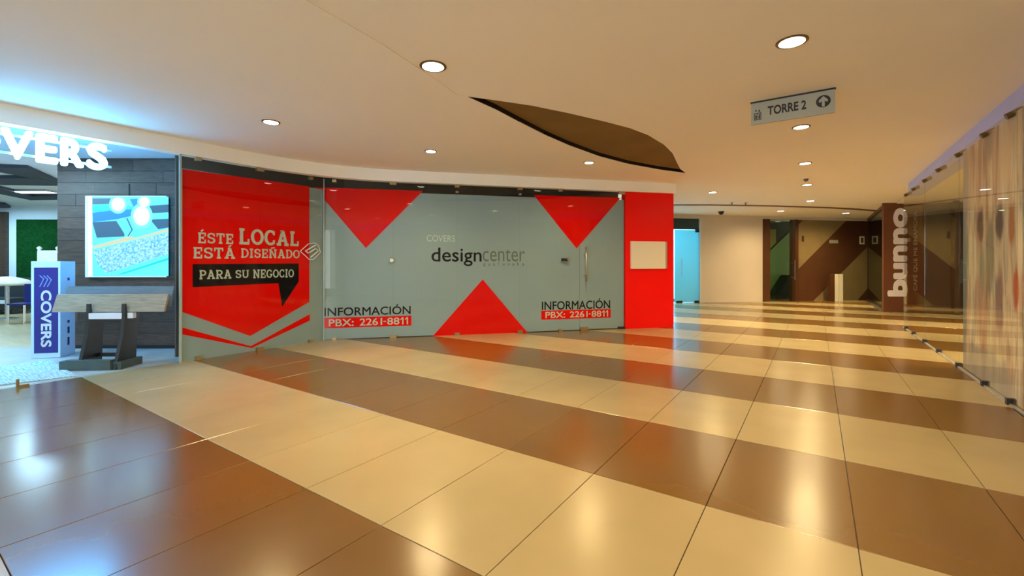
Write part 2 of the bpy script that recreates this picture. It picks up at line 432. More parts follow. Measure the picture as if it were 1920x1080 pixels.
# ---- floor with its tiles
TX0, TW, TY0, TL = -0.528, 0.70, 0.397, 1.19
fl = MB().box(-7.60, 8.0, -6.0, 26.0, -0.10, -0.010).build('floor', M_grout)
struct(fl, 'tiled mall corridor floor in alternating cream and brown bands', 'floor')
tile_me = {}
for nm, mt in (('c', M_cream), ('b', M_brown)):
    g = 0.0022; e = 0.0015
    x1, y1 = TW - g, TL - g
    mb = MB().hexa([(g, g, -0.012), (x1, g, -0.012), (x1, y1, -0.012), (g, y1, -0.012), (g, g, -e), (x1, g, -e), (x1, y1, -e), (g, y1, -e)])
    mb.add([(g + e, g + e, 0), (x1 - e, g + e, 0), (x1 - e, y1 - e, 0), (g + e, y1 - e, 0), (g, g, -e), (x1, g, -e), (x1, y1, -e), (g, y1, -e)],
           [(0, 1, 2, 3), (4, 5, 1, 0), (5, 6, 2, 1), (6, 7, 3, 2), (7, 4, 0, 3)])
    mb.f.pop(1); mb.m.pop(1)
    o = mb.build('floor_tile', mt, fl); tile_me[nm] = o.data
    bpy.data.objects.remove(o)
def behind_diag(x, y, lim):
    return (x - G2.P[0]) * G2.n[0] + (y - G2.P[1]) * G2.n[1] < lim
for k in range(-4, 19):
    for i in range(-10, 8):
        x, y = TX0 + TW * i, TY0 + TL * k
        cs = [(x, y), (x + TW, y), (x, y + TL), (x + TW, y + TL)]
        if all(behind_diag(a, b, -0.3) for a, b in cs) and y < 9.0: continue
        if y >= 9.0 and x + TW < -0.2568 * (y + TL) - 0.8: continue
        if (x + TW * .5 + 3.42) * FW.n[0] + (y + TL * .5 - 17.26) * FW.n[1] < -0.9: continue
        if x > 1.5 and (y < 5.5 or y > 17): continue
        if k < -2 and x < -4: continue
        o = bpy.data.objects.new('floor_tile', tile_me['b' if k % 2 == 0 else 'c'])
        C.objects.link(o); o.parent = fl; o.location = (x, y, 0)
# store floor
sf = MB().zprism([(-7.60, -6), (-7.528, -6), (-7.528, 4.9), (-7.60, 4.9)], -0.06, -0.001).build('trim_1', M_edge)
struct(sf, 'thin metal threshold strip between the corridor tiles and the store floor', 'threshold')
pA, pB = W(-20, 7.55), W(-4.2, 7.55)
sg = MB().zprism([(-7.60, -6.0), (-7.60, 4.9), (pB[0], pB[1]), (pA[0], pA[1]), (-12.5, -6.0)], -0.10, -0.003).build('floor', M_storefl)
struct(sg, 'smooth blue grey floor just inside the left store', 'floor')
pC, pD = W(-4.2, 15), W(-24, 15)
sw_ = MB().zprism([pA, pB, pC, pD], -0.10, -0.004).build('floor', M_woodfl)
struct(sw_, 'pale wood floor deep inside the left store', 'floor')

# ---- leaf-shaped slot outline, upper ceiling and lower ceiling field
LU = [(878, 182), (929, 189), (997.5, 199), (1066, 213), (1135, 229), (1181, 241), (1215, 254), (1245, 272), (1261, 288), (1270, 307), (1276, 318)]
LF = [(1285, 324.5), (1236, 318), (1181, 308), (1123.5, 293), (1066, 272), (1020, 252), (974.6, 229), (929, 205)]
near_edge = [pz(u, v, PLATE) for u, v in LU]
far_edge = [pz(u, v, PLATE) for u, v in LF]
leaf = near_edge + far_edge
def plate_with_hole(outer, hole, z):
    bm = bmesh.new()
    es = []
    for loop in (outer, hole):
        vv = [bm.verts.new((x, y, z)) for x, y in loop]
        es += [bm.edges.new((vv[i], vv[(i + 1) % len(vv)])) for i in range(len(vv))]
    bmesh.ops.triangle_fill(bm, edges=es, use_beauty=True)
    for f in bm.faces:
        if f.normal.z > 0: f.normal_flip()
    return bm
bm = plate_with_hole([(-7.70, -6.0), (8.0, -6.0), (8.0, 26.0), (-10.5, 26.0), (-10.5, 4.0), (-7.70, 4.0)], leaf, CEIL)
me = bpy.data.meshes.new('ceiling'); bm.to_mesh(me); bm.free(); me.materials.append(M_ceil)
ce = bpy.data.objects.new('ceiling', me); C.objects.link(ce)
struct(ce, 'smooth warm cream ceiling over the whole corridor', 'ceiling')
fa = [G2.pt(G2L + 0.04, 0.05, 0)[:2], G2.pt(0, 0.0, 0)[:2], (-7.5, -6.0)]
outer = [(-2.80, -6.0), (-2.82, 0.0), (-2.84, 1.7), (-2.90, 2.4), (-3.02, 3.1), (-3.12, 3.58)] + [near_edge[0]] + far_edge[::-1] + fa
pl = MB().zprism(outer, PLATE, CEIL + 0.002).build('ceiling', M_ceil)
struct(pl, 'slightly lower curved ceiling field in front of the shopfronts', 'ceiling')
sl = thing('ceiling', 'dark leaf shaped recess cut into the cream ceiling', 'ceiling recess', (*near_edge[4], CEIL), kind='structure')
cap = MB().zprism(leaf, CEIL + 0.055, CEIL + 0.07).build('recess_cap', M_slot, sl)
rim = MB()
n = len(leaf)
rim.add([(x, y, CEIL + 0.07) for x, y in leaf] + [(x, y, PLATE if i >= len(near_edge) or i == 0 else CEIL) for i, (x, y) in enumerate(leaf)],
        [(i, (i + 1) % n, (i + 1) % n + n, i + n) for i in range(n)])
rim.build('recess_rim', M_black, sl)
# dark shadow-gap line across the far ceiling
gp = [pz(u, v, CEIL) for u, v in ((1225, 384), (1330, 384), (1450, 386), (1550, 389), (1605, 392), (1662, 396.5), (1690, 400))]
mb = MB()
for a, b in zip(gp, gp[1:]):
    d = Vector((b[0] - a[0], b[1] - a[1])).normalized(); nn = Vector((-d.y, d.x)) * 0.10
    mb.zprism([(a[0] - nn.x, a[1] - nn.y), (b[0] - nn.x, b[1] - nn.y), (b[0] + nn.x, b[1] + nn.y), (a[0] + nn.x, a[1] + nn.y)], CEIL - 0.012, CEIL + 0.01)
struct(mb.build('trim_2', M_bunno), 'thin dark brown joint line running across the far ceiling', 'trim')

# ---- fascia along the left shopfronts, rounded at the corner
path = [(-7.42, -6.0), (-7.42, 3.4)]
q0, q1, q2 = Vector((-7.40, 3.4)), Vector((-7.40, 4.92)), Vector(G2.pt(1.5, 0.07, 0)[:2])
for k in range(1, 13):
    t = k / 12; p = q0 * (1 - t) ** 2 + q1 * 2 * t * (1 - t) + q2 * t * t
    path.append((p.x, p.y))
path.append(G2.pt(G2L + 0.03, 0.07, 0)[:2])
mb = MB()
vin = []
for i, p in enumerate(path):
    a = Vector(path[max(i - 1, 0)]); b = Vector(path[min(i + 1, len(path) - 1)]); d = (b - a).normalized()
    vin.append((p[0] - d.y * 0.16, p[1] + d.x * 0.16))
for i in range(len(path) - 1):
    mb.zprism([path[i], path[i + 1], vin[i + 1], vin[i]], GTOP, PLATE + 0.004)
struct(mb.build('trim_3', M_fascia), 'pale curved fascia band above the left shopfronts', 'fascia')
mb = MB().box(1.69, 1.90, -6.0, 13.15, 2.90, CEIL)
struct(mb.build('trim_4', M_fascia_r), 'fascia painted with a cool light tint above the cafe glass wall on the right', 'fascia')

# ---- red end wall beside the glazed shopfront
sr0 = G2.px(1172, 600)[0]
rw = MB().fprism(G2, [(sr0, 0), (G2L, 0), (G2L, GTOP), (sr0, GTOP)], -0.16, 0.02).build('wall_left', M_red)
struct(rw, 'glossy red wall panel at the end of the glazed shopfront', 'wall')
RT = Frame(G2.pt(G2L, -0.16, 0)[:2], G2.n)
mb = MB()
a, b = G2.pt(G2L - 0.02, -0.16, 0), G2.pt(G2L - 0.02, -6.2, 0)
c_, d_ = G2.pt(G2L - 0.20, -6.2, 0), G2.pt(G2L - 0.20, -0.16, 0)
mb.zprism([a[:2], b[:2], c_[:2], d_[:2]], 0, CEIL)
struct(mb.build('wall_left', M_wall), 'cream side wall turning back behind the red panel', 'wall')
# dark void behind the vinyl-covered shopfront
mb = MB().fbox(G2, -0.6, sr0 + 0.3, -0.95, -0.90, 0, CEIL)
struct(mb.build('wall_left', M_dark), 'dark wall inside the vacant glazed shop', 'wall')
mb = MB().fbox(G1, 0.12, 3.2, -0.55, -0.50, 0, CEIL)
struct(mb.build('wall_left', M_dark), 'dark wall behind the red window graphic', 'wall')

# ---- far wall
def fx(u): return FW.px(u, 500)[0]
def fz(u, v): return FW.px(u, v)[1]
s_d0, s_d1, s_c1, s_p1, s_w1, s_q1, s_e = fx(1235), fx(1314), fx(1430), fx(1443), fx(1490), fx(1496), fx(1628)
mb = MB().fbox(FW, s_d1, s_c1, -0.2, 0.0, 0, CEIL)
struct(mb.build('wall_far', M_wall), 'plain cream wall at the far end beside the blue glass door', 'wall')
zl = fz(1316, 410)
mb = MB().fbox(FW, -5.6, s_d1, -0.2, 0.0, zl, CEIL)
struct(mb.build('wall_far', M_wall), 'cream lintel above the blue glass shop door', 'wall')
zp = fz(1500, 412)
mb = MB().fbox(FW, s_c1, s_e + 0.3, -0.2, 0.0, zp, CEIL)
struct(mb.build('wall_far', M_wall), 'cream bulkhead above the dark striped portal', 'wall')
mb = MB().fbox(FW, s_q1, s_e, -0.2, -0.03, 0, zp)
pw_ = mb.build('wall_far', M_stripe_l)
struct(pw_, 'tan portal wall crossed by a broad dark brown diagonal stripe', 'wall')
def fpoly(pts): return [FW.px(u, v) for u, v in pts]
MB().fprism(FW, fpoly([(1497, 505.6), (1589, 412.5), (1627.5, 412.5), (1627.5, 463), (1524, 566), (1497, 566)][::-1]), -0.03, -0.024).build('diagonal_stripe', M_stripe_d, pw_)
MB().fprism(FW, fpoly([(1496.5, 413), (1506, 413), (1496.5, 423)]), -0.03, -0.024).build('corner_stripe', M_stripe_d, pw_)
MB().fprism(FW, fpoly([(1607, 565.5), (1627.5, 541), (1627.5, 565.5)]), -0.03, -0.024).build('corner_stripe', M_stripe_d, pw_)
# portal opening with stair hall behind
do = thing('door_2', 'dark brown framed glass entrance with green stair wall behind', 'door', FW.pt(s_p1, 0, 0), kind='structure')
MB().fbox(FW, s_c1, s_p1, -0.25, 0.03, 0, zp).build('door_jamb', M_portal, do)
MB().fbox(FW, s_w1, s_q1, -0.25, 0.03, 0, zp).build('door_jamb', M_portal, do)
MB().fbox(FW, s_p1, s_w1, -0.12, -0.10, 0.01, zp).build('glass_pane', M_glass_green, do)
hs = fx(1490)
h0, h1 = fz(1490, 525), fz(1490, 488)
mb = MB().tube([FW.pt(hs - 0.05, 0.07, h0), FW.pt(hs - 0.05, 0.07, h1)], 0.018)
mb.tube([FW.pt(hs - 0.05, 0.07, h0 + 0.1), FW.pt(hs - 0.05, -0.12, h0 + 0.1)], 0.01).tube([FW.pt(hs - 0.05, 0.07, h1 - 0.1), FW.pt(hs - 0.05, -0.12, h1 - 0.1)], 0.01)
mb.build('door_handle', M_steel, do)
hall = thing('wall_far', 'dim stair hall walls seen through the far entrance', 'wall', FW.pt(s_p1, -1.6, 0), kind='structure')
MB().fbox(FW, s_c1 - 0.8, s_q1 + 1.2, -1.65, -1.6, 0, CEIL).build('hall_wall', M_cafedark, hall)
MB().fbox(FW, s_c1 - 0.85, s_c1 - 0.8, -1.6, -0.2, 0, CEIL).build('hall_side', M_ochre, hall)
MB().fprism(FW, [FW.px(u, v, -1.58) for u, v in ((1440, 474), (1492, 424), (1492, 556), (1440, 556))][::-1], -1.6, -1.58).build('stair_wall', M_greenroom, hall)
MB().fprism(FW, [FW.px(u, v, -1.0) for u, v in ((1452, 562), (1482, 516), (1500, 516), (1500, 562))][::-1], -1.5, -1.0).build('stair_flight', M_black, hall)
MB().fprism(FW, [FW.px(u, v, -1.50) for u, v in ((1440, 430), (1455, 430), (1455, 455), (1440, 470))][::-1], -1.57, -1.50).build('ochre_panel', M_ochre, hall)
# glass side light between portal and brown sign wall
SG = Frame((1.68, 22.3), (0, -1))
sgl = thing('window_2', 'green tinted glass side light between striped wall and brown pillar', 'window', (1.68, 19.6, 0), kind='structure')
MB().fbox(SG, 0.05, 5.0, -0.012, 0.0, 0.02, zp).build('glass_pane', M_glass_green, sgl)
MB().fbox(SG, 0.0, 5.0, -0.06, 0.03, zp, CEIL).build('window_head', M_portal, sgl)
for i, (s0, s1) in enumerate(((0.9, 2.2), (3.0, 3.7))):
    MB().fbox(SG, s0, s1, -0.75, -0.70, 0.1, 2.35).build('mint_blind', M_mint, sgl)
MB().fbox(SG, -0.4, 5.1, -1.6, -1.5, 0, CEIL).build('room_wall', M_cafedark, sgl)
MB().box(1.2, 3.3, 22.55, 22.65, 0, CEIL).build('room_wall', M_cafedark, sgl)
MB().box(1.95, 3.3, 17.75, 17.85, 0, CEIL).build('room_wall', M_cafedark, sgl)

# ---- right-hand cafe
mb = MB().box(5.4, 5.6, 3.0, 17.6, 0, CEIL)
struct(mb.build('wall_right', M_cafewall), 'warm yellow rear wall inside the cafe', 'wall')
mb = MB().box(2.60, 5.4, 17.6, 17.7, 0, CEIL)
struct(mb.build('wall_right', M_cafedark), 'dark end wall inside the cafe', 'wall')
mb = MB().box(1.75, 1.85, -6.0, 6.28, 0, 2.9)
struct(mb.build('wall_right', M_wall), 'plain wall behind the nearer glass panels on the right', 'wall')
mb = MB().box(3.6, 4.2, 6.6, 16.0, 0, 1.15)
struct(mb.build('wall_right', M_cafedark), 'low dark counter wall inside the cafe', 'wall')

mb = MB().box(1.95, 5.4, 3.0, 17.6, CEIL - 0.02, CEIL - 0.005)
struct(mb.build('ceiling', M_cafeceil), 'pale yellow ceiling inside the cafe', 'ceiling')

# ---- end wall behind the viewpoint; its window is enlarged to brighten the ceiling
wbk = thing('wall_back', 'cream wall behind the viewpoint with an enlarged window', 'wall', (-3, -5, 0), kind='structure')
MB().box(-7.6, -6.6, -5.2, -5.0, 0, CEIL).build('wall_panel', M_wall, wbk)
MB().box(1.3, 1.9, -5.2, -5.0, 0, CEIL).build('wall_panel', M_wall, wbk)
MB().box(-6.6, 1.3, -5.2, -5.0, 0, 0.3).build('wall_panel', M_wall, wbk)
MB().box(-6.6, 1.3, -5.2, -5.0, 2.95, CEIL).build('wall_panel', M_wall, wbk)
wn = thing('window_1', 'daylight window behind the viewpoint, widened to brighten the ceiling', 'window', (-2.6, -5.1, 0.3), kind='structure')
for k in range(5):
    x = -6.6 + k * 1.58
    MB().box(x + 0.03, x + 1.55, -5.12, -5.10, 0.3, 2.95).build('glass_pane', M_glass, wn)
for k in range(6):
    x = -6.6 + k * 1.568
    MB().box(x, x + 0.06, -5.16, -5.04, 0.3, 2.95).build('mullion', M_alu, wn)
pt_ = bpy.data.lights.new('daylight_portal', 'AREA'); pt_.shape = 'RECTANGLE'; pt_.size = 7.9; pt_.size_y = 2.65
pt_.cycles.is_portal = True
po = bpy.data.objects.new('daylight_portal', pt_); C.objects.link(po)
po.location = (-2.65, -5.25, 1.625); po.rotation_euler = (math.radians(90), 0, math.radians(180))
tag(po, 'sampling portal for sky light through the widened rear window', 'daylight')

# ---- left store shell
WD = 7.40
WW = Frame(W(-7.52, WD), (CS, SN))             # wood feature wall
BW = Frame(W(-19.0, 13.6), (CS, SN))           # rear wall
st = MB()
sc = [W(-4.0, 15.2), W(-24, 15.2), (-16.5, -6.0), (-7.5, -6.0), (-7.5, 4.9)]
st.zprism(sc, 3.15, 3.17)
sce = st.build('ceiling', M_storeceil)
struct(sce, 'pale blue lit ceiling inside the left store', 'ceiling')
mb = MB().fbox(BW, 0, 14.5, -0.2, 0, 0, 3.15)
rear = mb.build('wall_far', M_storewall)
struct(rear, 'pale blue white rear wall of the left store', 'wall')
def bpx(u, v): return BW.px(u, v)
a = bpx(36, 515); b = bpx(140, 412)
gw = MB().fbox(BW, a[0], b[0], 0, 0.08, a[1] - 0.1, b[1]).build('hedge_panel', M_green, rear)
a = bpx(-40, 575); b = bpx(17, 398)
MB().fbox(BW, a[0], b[0], 0, 0.10, 0, b[1]).build('wood_cladding', M_plank, rear)
mb = MB().zprism([(-16.6, -6), (-7.5, -6), (-7.5, -5.8), (-16.6, -5.8)], 0, 3.15)
struct(mb.build('wall_back', M_storewall), 'white end wall of the left store', 'wall')
mb = MB().zprism([(-16.5, -6), W(-19.1, 13.6), W(-19.3, 13.6), (-16.8, -6)], 0, 3.15)
struct(mb.build('wall_left', M_storewall), 'white outer wall of the left store', 'wall')
# slanted dark ceiling beams in the store
def ceil_poly(pts, z0, z1, name, m, label, group=None):
    mb = MB().zprism([pz(u, v, z0) for u, v in pts], z0, z1)
    return mb.build(name, m, sce)
ceil_poly([(-60, 311), (52, 316), (135, 352), (-60, 340), (60, 334)][:3] + [(70, 336), (-60, 312.5)], 3.09, 3.149, 'ceiling_beam', M_beam, '')
ceil_poly([(-60, 335), (70, 334), (135, 349), (-60, 346)], 3.085, 3.148, 'ceiling_beam', M_beam, '')
ceil_poly([(-60, 340), (60, 368), (60, 376), (-60, 352)], 3.08, 3.147, 'ceiling_beam', M_beam, '')
ceil_poly([(60, 368), (130, 368), (130, 374.5), (60, 375.5)], 3.08, 3.147, 'ceiling_beam', M_beam, '')
ceil_poly([(-60, 378), (10, 384), (20, 390), (-60, 391)], 3.08, 3.147, 'ceiling_beam', M_beam, '')

# wood plank wall
wwl = MB().fbox(WW, 0.0, 2.25, -0.18, -0.02, 0, 3.15).build('wall_left', M_black)
struct(wwl, 'dark wood plank feature wall inside the left store', 'wall')
ph = 0.192; z = 0.06; row = 0
while z < 3.14:
    s = 0.0; x = -random.uniform(0.1, 1.0)
    while x < 2.25:
        ln = random.uniform(0.75, 1.3)
        a, b = max(0.0, x), min(2.25, x + ln)
        if b - a > 0.02:
            MB().fbox(WW, a + 0.002, b - 0.002, -0.02, 0.0 + random.uniform(-0.003, 0.003), z, min(z + ph - 0.005, 3.149)).build('plank', M_plank, wwl)
        x += ln
    z += ph; row += 1

# ================================================================== GLAZED SHOPFRONT
def clip(fr, s, z, w, parent, m=M_brass, h=0.05):
    return MB().fbox(fr, s - w / 2, s + w / 2, -0.035, 0.03, z, z + h).build('glass_clip', m, parent)
w3 = thing('window_3', 'two tall glass panes in front of the red lettered graphic', 'window', G1.pt(1.1, 0, 0), kind='structure')
for a, b in ((0.012, 1.100), (1.108, 2.225)):
    MB().fbox(G1, a, b, -0.006, 0.006, 0.012, GTOP).build('glass_pane', M_glass, w3)
MB().fbox(G1, -0.015, 0.012, -0.012, 0.012, 0.0, GTOP).build('edge_strip', M_edge, w3)
for s, w in ((0.22, 0.07), (1.10, 0.11), (1.98, 0.07)):
    clip(G1, s, 0.0, w, w3); clip(G1, s, GTOP - 0.055, w, w3)
w4 = thing('window_4', 'row of tall glass panes along the slanted vacant shopfront', 'window', G2.pt(2.4, 0, 0), kind='structure')
seams = [0.02, 1.235, 2.45, 3.73, 5.04]
for a, b in zip(seams, seams[1:]):
    MB().fbox(G2, a + 0.003, b - 0.003, -0.006, 0.006, 0.012, GTOP).build('glass_pane', M_glass, w4)
MB().fbox(G2, 0.002, 0.018, -0.010, 0.010, 0.0, GTOP).build('edge_strip', M_edge, w4)
for s, w in ((0.19, 0.07), (1.235, 0.12), (2.45, 0.09), (3.73, 0.10), (4.60, 0.08)):
    clip(G2, s, 0.0, w, w4); clip(G2, s, GTOP - 0.055, w, w4)
for s in (2.45, 3.73):
    clip(G2, s, 2.80, 0.05, w4, M_steel, 0.03)
lk = G2.px(1058, 487)
MB().fbox(G2, lk[0] - 0.07, lk[0] + 0.07, 0.006, 0.03, lk[1] - 0.03, lk[1] + 0.03).build('lock_case', M_signblack, w4)
MB().tube([G2.pt(lk[0] + 0.07, 0.03, lk[1] + 0.01), G2.pt(lk[0] + 0.07, 0.075, lk[1] + 0.01)], 0.035, 12).build('lock_knob', M_steel, w4)
MB().tube([G2.pt(1.21, 0.006, 1.47), G2.pt(1.21, 0.03, 1.47)], 0.035, 14).build('glass_button', M_white, w4)
d1 = thing('door_1', 'glass shop door with a long vertical pull handle', 'door', G2.pt(5.5, 0, 0), kind='structure')
MB().fbox(G2, 5.046, sr0 - 0.012, -0.006, 0.006, 0.02, GTOP - 0.01).build('glass_pane', M_glass, d1)
hx = G2.px(1096, 495)
mb = MB().tube([G2.pt(hx[0], 0.09, hx[1] - 0.36), G2.pt(hx[0], 0.09, hx[1] + 0.36)], 0.018, 10)
for dz in (-0.24, 0.2): mb.tube([G2.pt(hx[0], 0.09, hx[1] + dz), G2.pt(hx[0], 0.0, hx[1] + dz)], 0.012, 8)
mb.build('door_handle', M_steel, d1, smooth=True)
MB().fbox(G2, 5.05, 5.22, -0.03, 0.03, 0.0, 0.07).build('pivot_patch', M_brass, d1)
MB().fbox(G2, sr0 - 0.16, sr0 - 0.01, -0.03, 0.03, 0.0, 0.05).build('pivot_patch', M_signblack, d1)
MB().fbox(G2, sr0 - 0.16, sr0 - 0.01, -0.03, 0.03, GTOP - 0.06, GTOP).build('pivot_patch', M_steel, d1)

# ---- printed graphic behind the first two panes
FILMTOP = 2.77
OF = -0.030
wg = thing('window_graphic', 'red printed window graphic with slab lettering and a black speech banner', 'window graphic', G1.pt(1.1, OF, 0.0))
def g1p(pts, o0, o1, name, m): return MB().fprism(G1, [G1.px(u, v, OF) for u, v in pts], OF + o0, OF + o1).build(name, m, wg)
MB().fbox(G1, 0.005, 2.232, OF - 0.006, OF, 0.0, FILMTOP).build('grey_backing', M_film_grey, wg)
MB().box(-7.56, -7.485, 4.815, 4.90, 0.0, FILMTOP).build('corner_backing', M_film_grey, wg)
g1p([(342, 585), (469, 630), (580, 566), (580, 349.5), (342, 317)], 0, 0.002, 'red_field', M_film_red)
g1p([(342, 614), (470, 649), (581, 589), (581, 601), (472, 652.5), (342, 627)][::-1], 0, 0.002, 'red_chevron', M_film_red)
g1p([(361, 495), (361, 538.5), (522, 531), (529, 575), (560, 528), (560, 494)], 0.002, 0.003, 'speech_banner', M_film_black)
def lt(body, x0, y0, x1, y1, t=0.17):
    c0 = G1.px(x0, y0, OF); c1 = G1.px(x1, y1, OF); cm = G1.px((x0 + x1) / 2, y0, OF); ct = G1.px((x0 + x1) / 2, y1, OF)
    slab_text(body, G1, c0[0], cm[1], c1[0], ct[1], OF + 0.003, 0.001, M_film_white, 'lettering', wg, t)
lt('ÉSTE', 370, 457, 438, 437)
lt('LOCAL', 447, 460, 561, 431, 0.19)
lt('ESTÁ', 361, 485, 441, 464)
lt('DISEÑADO', 451, 484, 562, 467)
lt('PARA', 373, 523, 434, 506)
lt('SU', 441, 521.5, 467, 506)
lt('NEGOCIO', 474, 521, 551, 505)

# ---- frosted film and decals behind the slanted panes
ff = thing('window_film', 'frosted grey green film covering the slanted shopfront panes', 'window film', G2.pt(2.4, OF, 0))
for a, b in zip(seams, seams[1:] + [sr0 - 0.01]):
    if a == 5.04: continue
    MB().fbox(G2, a + 0.001 - (0.012 if a < 0.1 else 0), b - 0.001, OF - 0.006, OF, 0.012, FILMTOP).build('film_panel', M_film_grey, ff)
MB().fbox(G2, 5.046, sr0 - 0.012, OF - 0.006, OF, 0.02, FILMTOP + 0.02).build('film_panel', M_film_grey, ff)
def tri(pts, label):
    p = [G2.px(u, v, OF) for u, v in pts]
    o = MB().fprism(G2, p, OF, OF + 0.002).build('triangle_decal', M_film_red)
    return tag(o, label, 'decal', 'red triangle decals on the slanted shopfront')
tri([(588, 351), (686, 465), (793, 358)], 'large red inverted triangle decal next to the red lettered graphic')
tri([(810, 632), (989, 623.5), (905, 524)], 'red upright triangle decal rising from the floor below the black lowercase lettering')
tri([(1001, 366), (1081, 466), (1163, 371)], 'red inverted triangle decal above the glass door handle')
def info(x0, x1, ya, yb, yc, yd, label):
    c0 = G2.px(x0, yc, OF); c1 = G2.px(x1, yc, OF)
    t = thing('information_decal', label, 'decal', G2.pt((c0[0] + c1[0]) / 2, OF, 0), 'information decals on the slanted shopfront')
    xm = (x0 + x1) / 2
    zb0, zb1 = G2.px(xm, yd, OF)[1], G2.px(xm, yc, OF)[1]
    zt0, zt1 = G2.px(xm, yb, OF)[1], G2.px(xm, ya, OF)[1]
    MB().fbox(G2, c0[0] - 0.012, c1[0] + 0.012, OF, OF + 0.002, zb0, zb1).build('red_bar', M_film_red, t)
    text_obj('INFORMACIÓN', G2, c0[0], zt0, c1[0], zt1, OF + 0.0005, 0.001, M_film_black, 'lettering', t, bold=0.014)
    w = c1[0] - c0[0]
    for f0 in (0.882, 0.936):
        zc = (zb0 + zb1) / 2; hh = (zb1 - zb0) * 0.35; q = c0[0] + w * f0; e = w * 0.016
        MB().fprism(G2, [(q + e, zc - hh), (q + 2 * e, zc - hh), (q + 2 * e, zc + hh), (q + e, zc + hh), (q - 0.3 * e, zc + hh * 0.5), (q - 0.3 * e, zc + hh * 0.22), (q + e, zc + hh * 0.62)], OF + 0.002, OF + 0.003).build('number', M_film_white, t)
    for body, f0, f1 in (('PBX:', 0.05, 0.33), ('2261', 0.40, 0.66), ('-', 0.675, 0.705), ('88', 0.72, 0.865)):
        zc = (zb0 + zb1) / 2; hh = (zb1 - zb0) * (0.35 if body != '-' else 0.045)
        text_obj(body, G2, c0[0] + w * f0, zc - hh, c0[0] + w * f1, zc + hh, OF + 0.002, 0.001, M_film_white, 'number', t, bold=0.012)
info(608, 770, 571.5, 591, 594, 613, 'information decal with phone number under the large red inverted triangle')
info(1016, 1144, 560, 580, 581, 597.5, 'information decal with phone number across the glass door')
dc = thing('window_lettering', 'black and grey lowercase lettering across the frosted film', 'lettering', G2.pt(3.0, OF, 1.4))
def dtext(body, x0, x1, y0, y1, m, name, bold=0.0, parent=dc):
    a = G2.px(x0, y0, OF); b = G2.px(x1, y1, OF); xm = (x0 + x1) / 2
    text_obj(body, G2, a[0], G2.px(xm, y0, OF)[1], b[0], G2.px(xm, y1, OF)[1], OF + 0.0005, 0.001, m, name, parent, bold)
dtext('design', 809, 903, 499, 464.5, M_film_black, 'bold_word', 0.008)
dtext('center', 905, 984, 490.5, 467, M_film_faint, 'light_word', 0.0)
for k, chh in enumerate('guatemala'):
    x0 = 906 + k * 9.1
    dtext(chh, x0, x0 + (4.2 if chh not in 'tl' else 2), 499.5 if chh == 'g' else 498, 492 if chh in 'tl' else 494, M_film_faint, 'small_letter', 0.01)
cv = thing('window_lettering', 'painted reflection of small pale capital lettering above the black lowercase words', 'lettering', G2.pt(2.4, OF, 1.75))
dtext('COVERS', 800, 853, 453, 441, M_text_reflection, 'lettering', 0.0, cv)  # reflection of a lit sign, painted as pale letters on the film
# reflected S emblem, painted as pale lines at the glass corner
em = thing('emblem_reflection', 'painted reflection of a small white diamond emblem at the shopfront corner', 'decal', G1.pt(2.0, 0.01, 1.4))
def poly_line(fr, pts, w, o0, o1, name, m, parent):
    mb = MB()
    for (x0, y0), (x1, y1) in zip(pts, pts[1:]):
        dx, dy = x1 - x0, y1 - y0; l = math.hypot(dx, dy); ex, ey = dx / l * w / 2, dy / l * w / 2; nx, ny = -ey, ex
        mb.fprism(fr, [(x0 - ex - nx, y0 - ey - ny), (x1 + ex - nx, y1 + ey - ny), (x1 + ex + nx, y1 + ey + ny), (x0 - ex + nx, y0 - ey + ny)], o0, o1)
    return mb.build(name, m, parent)
def epx(u, v): return G1.px(u, v, 0.008)
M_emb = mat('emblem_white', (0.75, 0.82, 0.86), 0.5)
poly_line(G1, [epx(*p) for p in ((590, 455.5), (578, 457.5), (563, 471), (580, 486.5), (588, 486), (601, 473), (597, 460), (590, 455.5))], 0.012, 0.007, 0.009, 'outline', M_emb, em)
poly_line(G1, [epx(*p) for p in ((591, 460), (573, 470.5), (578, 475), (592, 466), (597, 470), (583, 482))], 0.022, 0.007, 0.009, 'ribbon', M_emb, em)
# blank notice panel on the red wall
a = G2.px(1183, 504, 0.05); b = G2.px(1247, 453, 0.05)
nb = thing('notice_panel', 'blank cream notice panel mounted on the red wall', 'sign', G2.pt((a[0] + b[0]) / 2, 0.02, a[1]))
MB().fbox(G2, a[0], b[0], 0.02, 0.065, a[1], b[1]).build('panel_body', M_panel_w, nb, bevel=0.004)
MB().fbox(G2, b[0], b[0] + 0.05, 0.02, 0.05, a[1] + 0.005, b[1] - 0.005).build('edge_shadow', M_signgrey, nb)  # grey strip stands in for the panel's shadow along its right edge

# ================================================================== BLUE SHOP DOOR AT THE FAR END
bd = thing('door_3', 'blue frosted glass door of the far shop beside the red wall', 'door', FW.pt(s_d0, 0, 0), kind='structure')
zt = fz(1300, 431)
sd0 = fx(1268)
MB().fbox(FW, sd0, s_d1 - 0.03, -0.10, -0.085, 0.03, zt).build('glass_pane', M_frost_blue, bd)
MB().fbox(FW, -5.6, s_d1 - 0.03, -0.14, -0.08, zt + 0.02, zl).build('transom', M_deepblue, bd)
MB().fbox(FW, s_d1 - 0.03, s_d1, -0.16, 0.01, 0, zl).build('door_jamb', M_storewall, bd)
MB().fbox(FW, s_d1 - 0.16, s_d1 - 0.0, -0.12, -0.05, zt - 0.08, zt + 0.04).build('pivot_patch', M_signblack, bd)
MB().fbox(FW, s_d1 - 0.20, s_d1 - 0.03, -0.12, -0.06, 0.0, 0.07).build('pivot_patch', M_signblack, bd)
MB().fbox(FW, sd0 + 0.05, sd0 + 0.28, -0.12, -0.06, 0.0, 0.07).build('pivot_patch', M_signblack, bd)
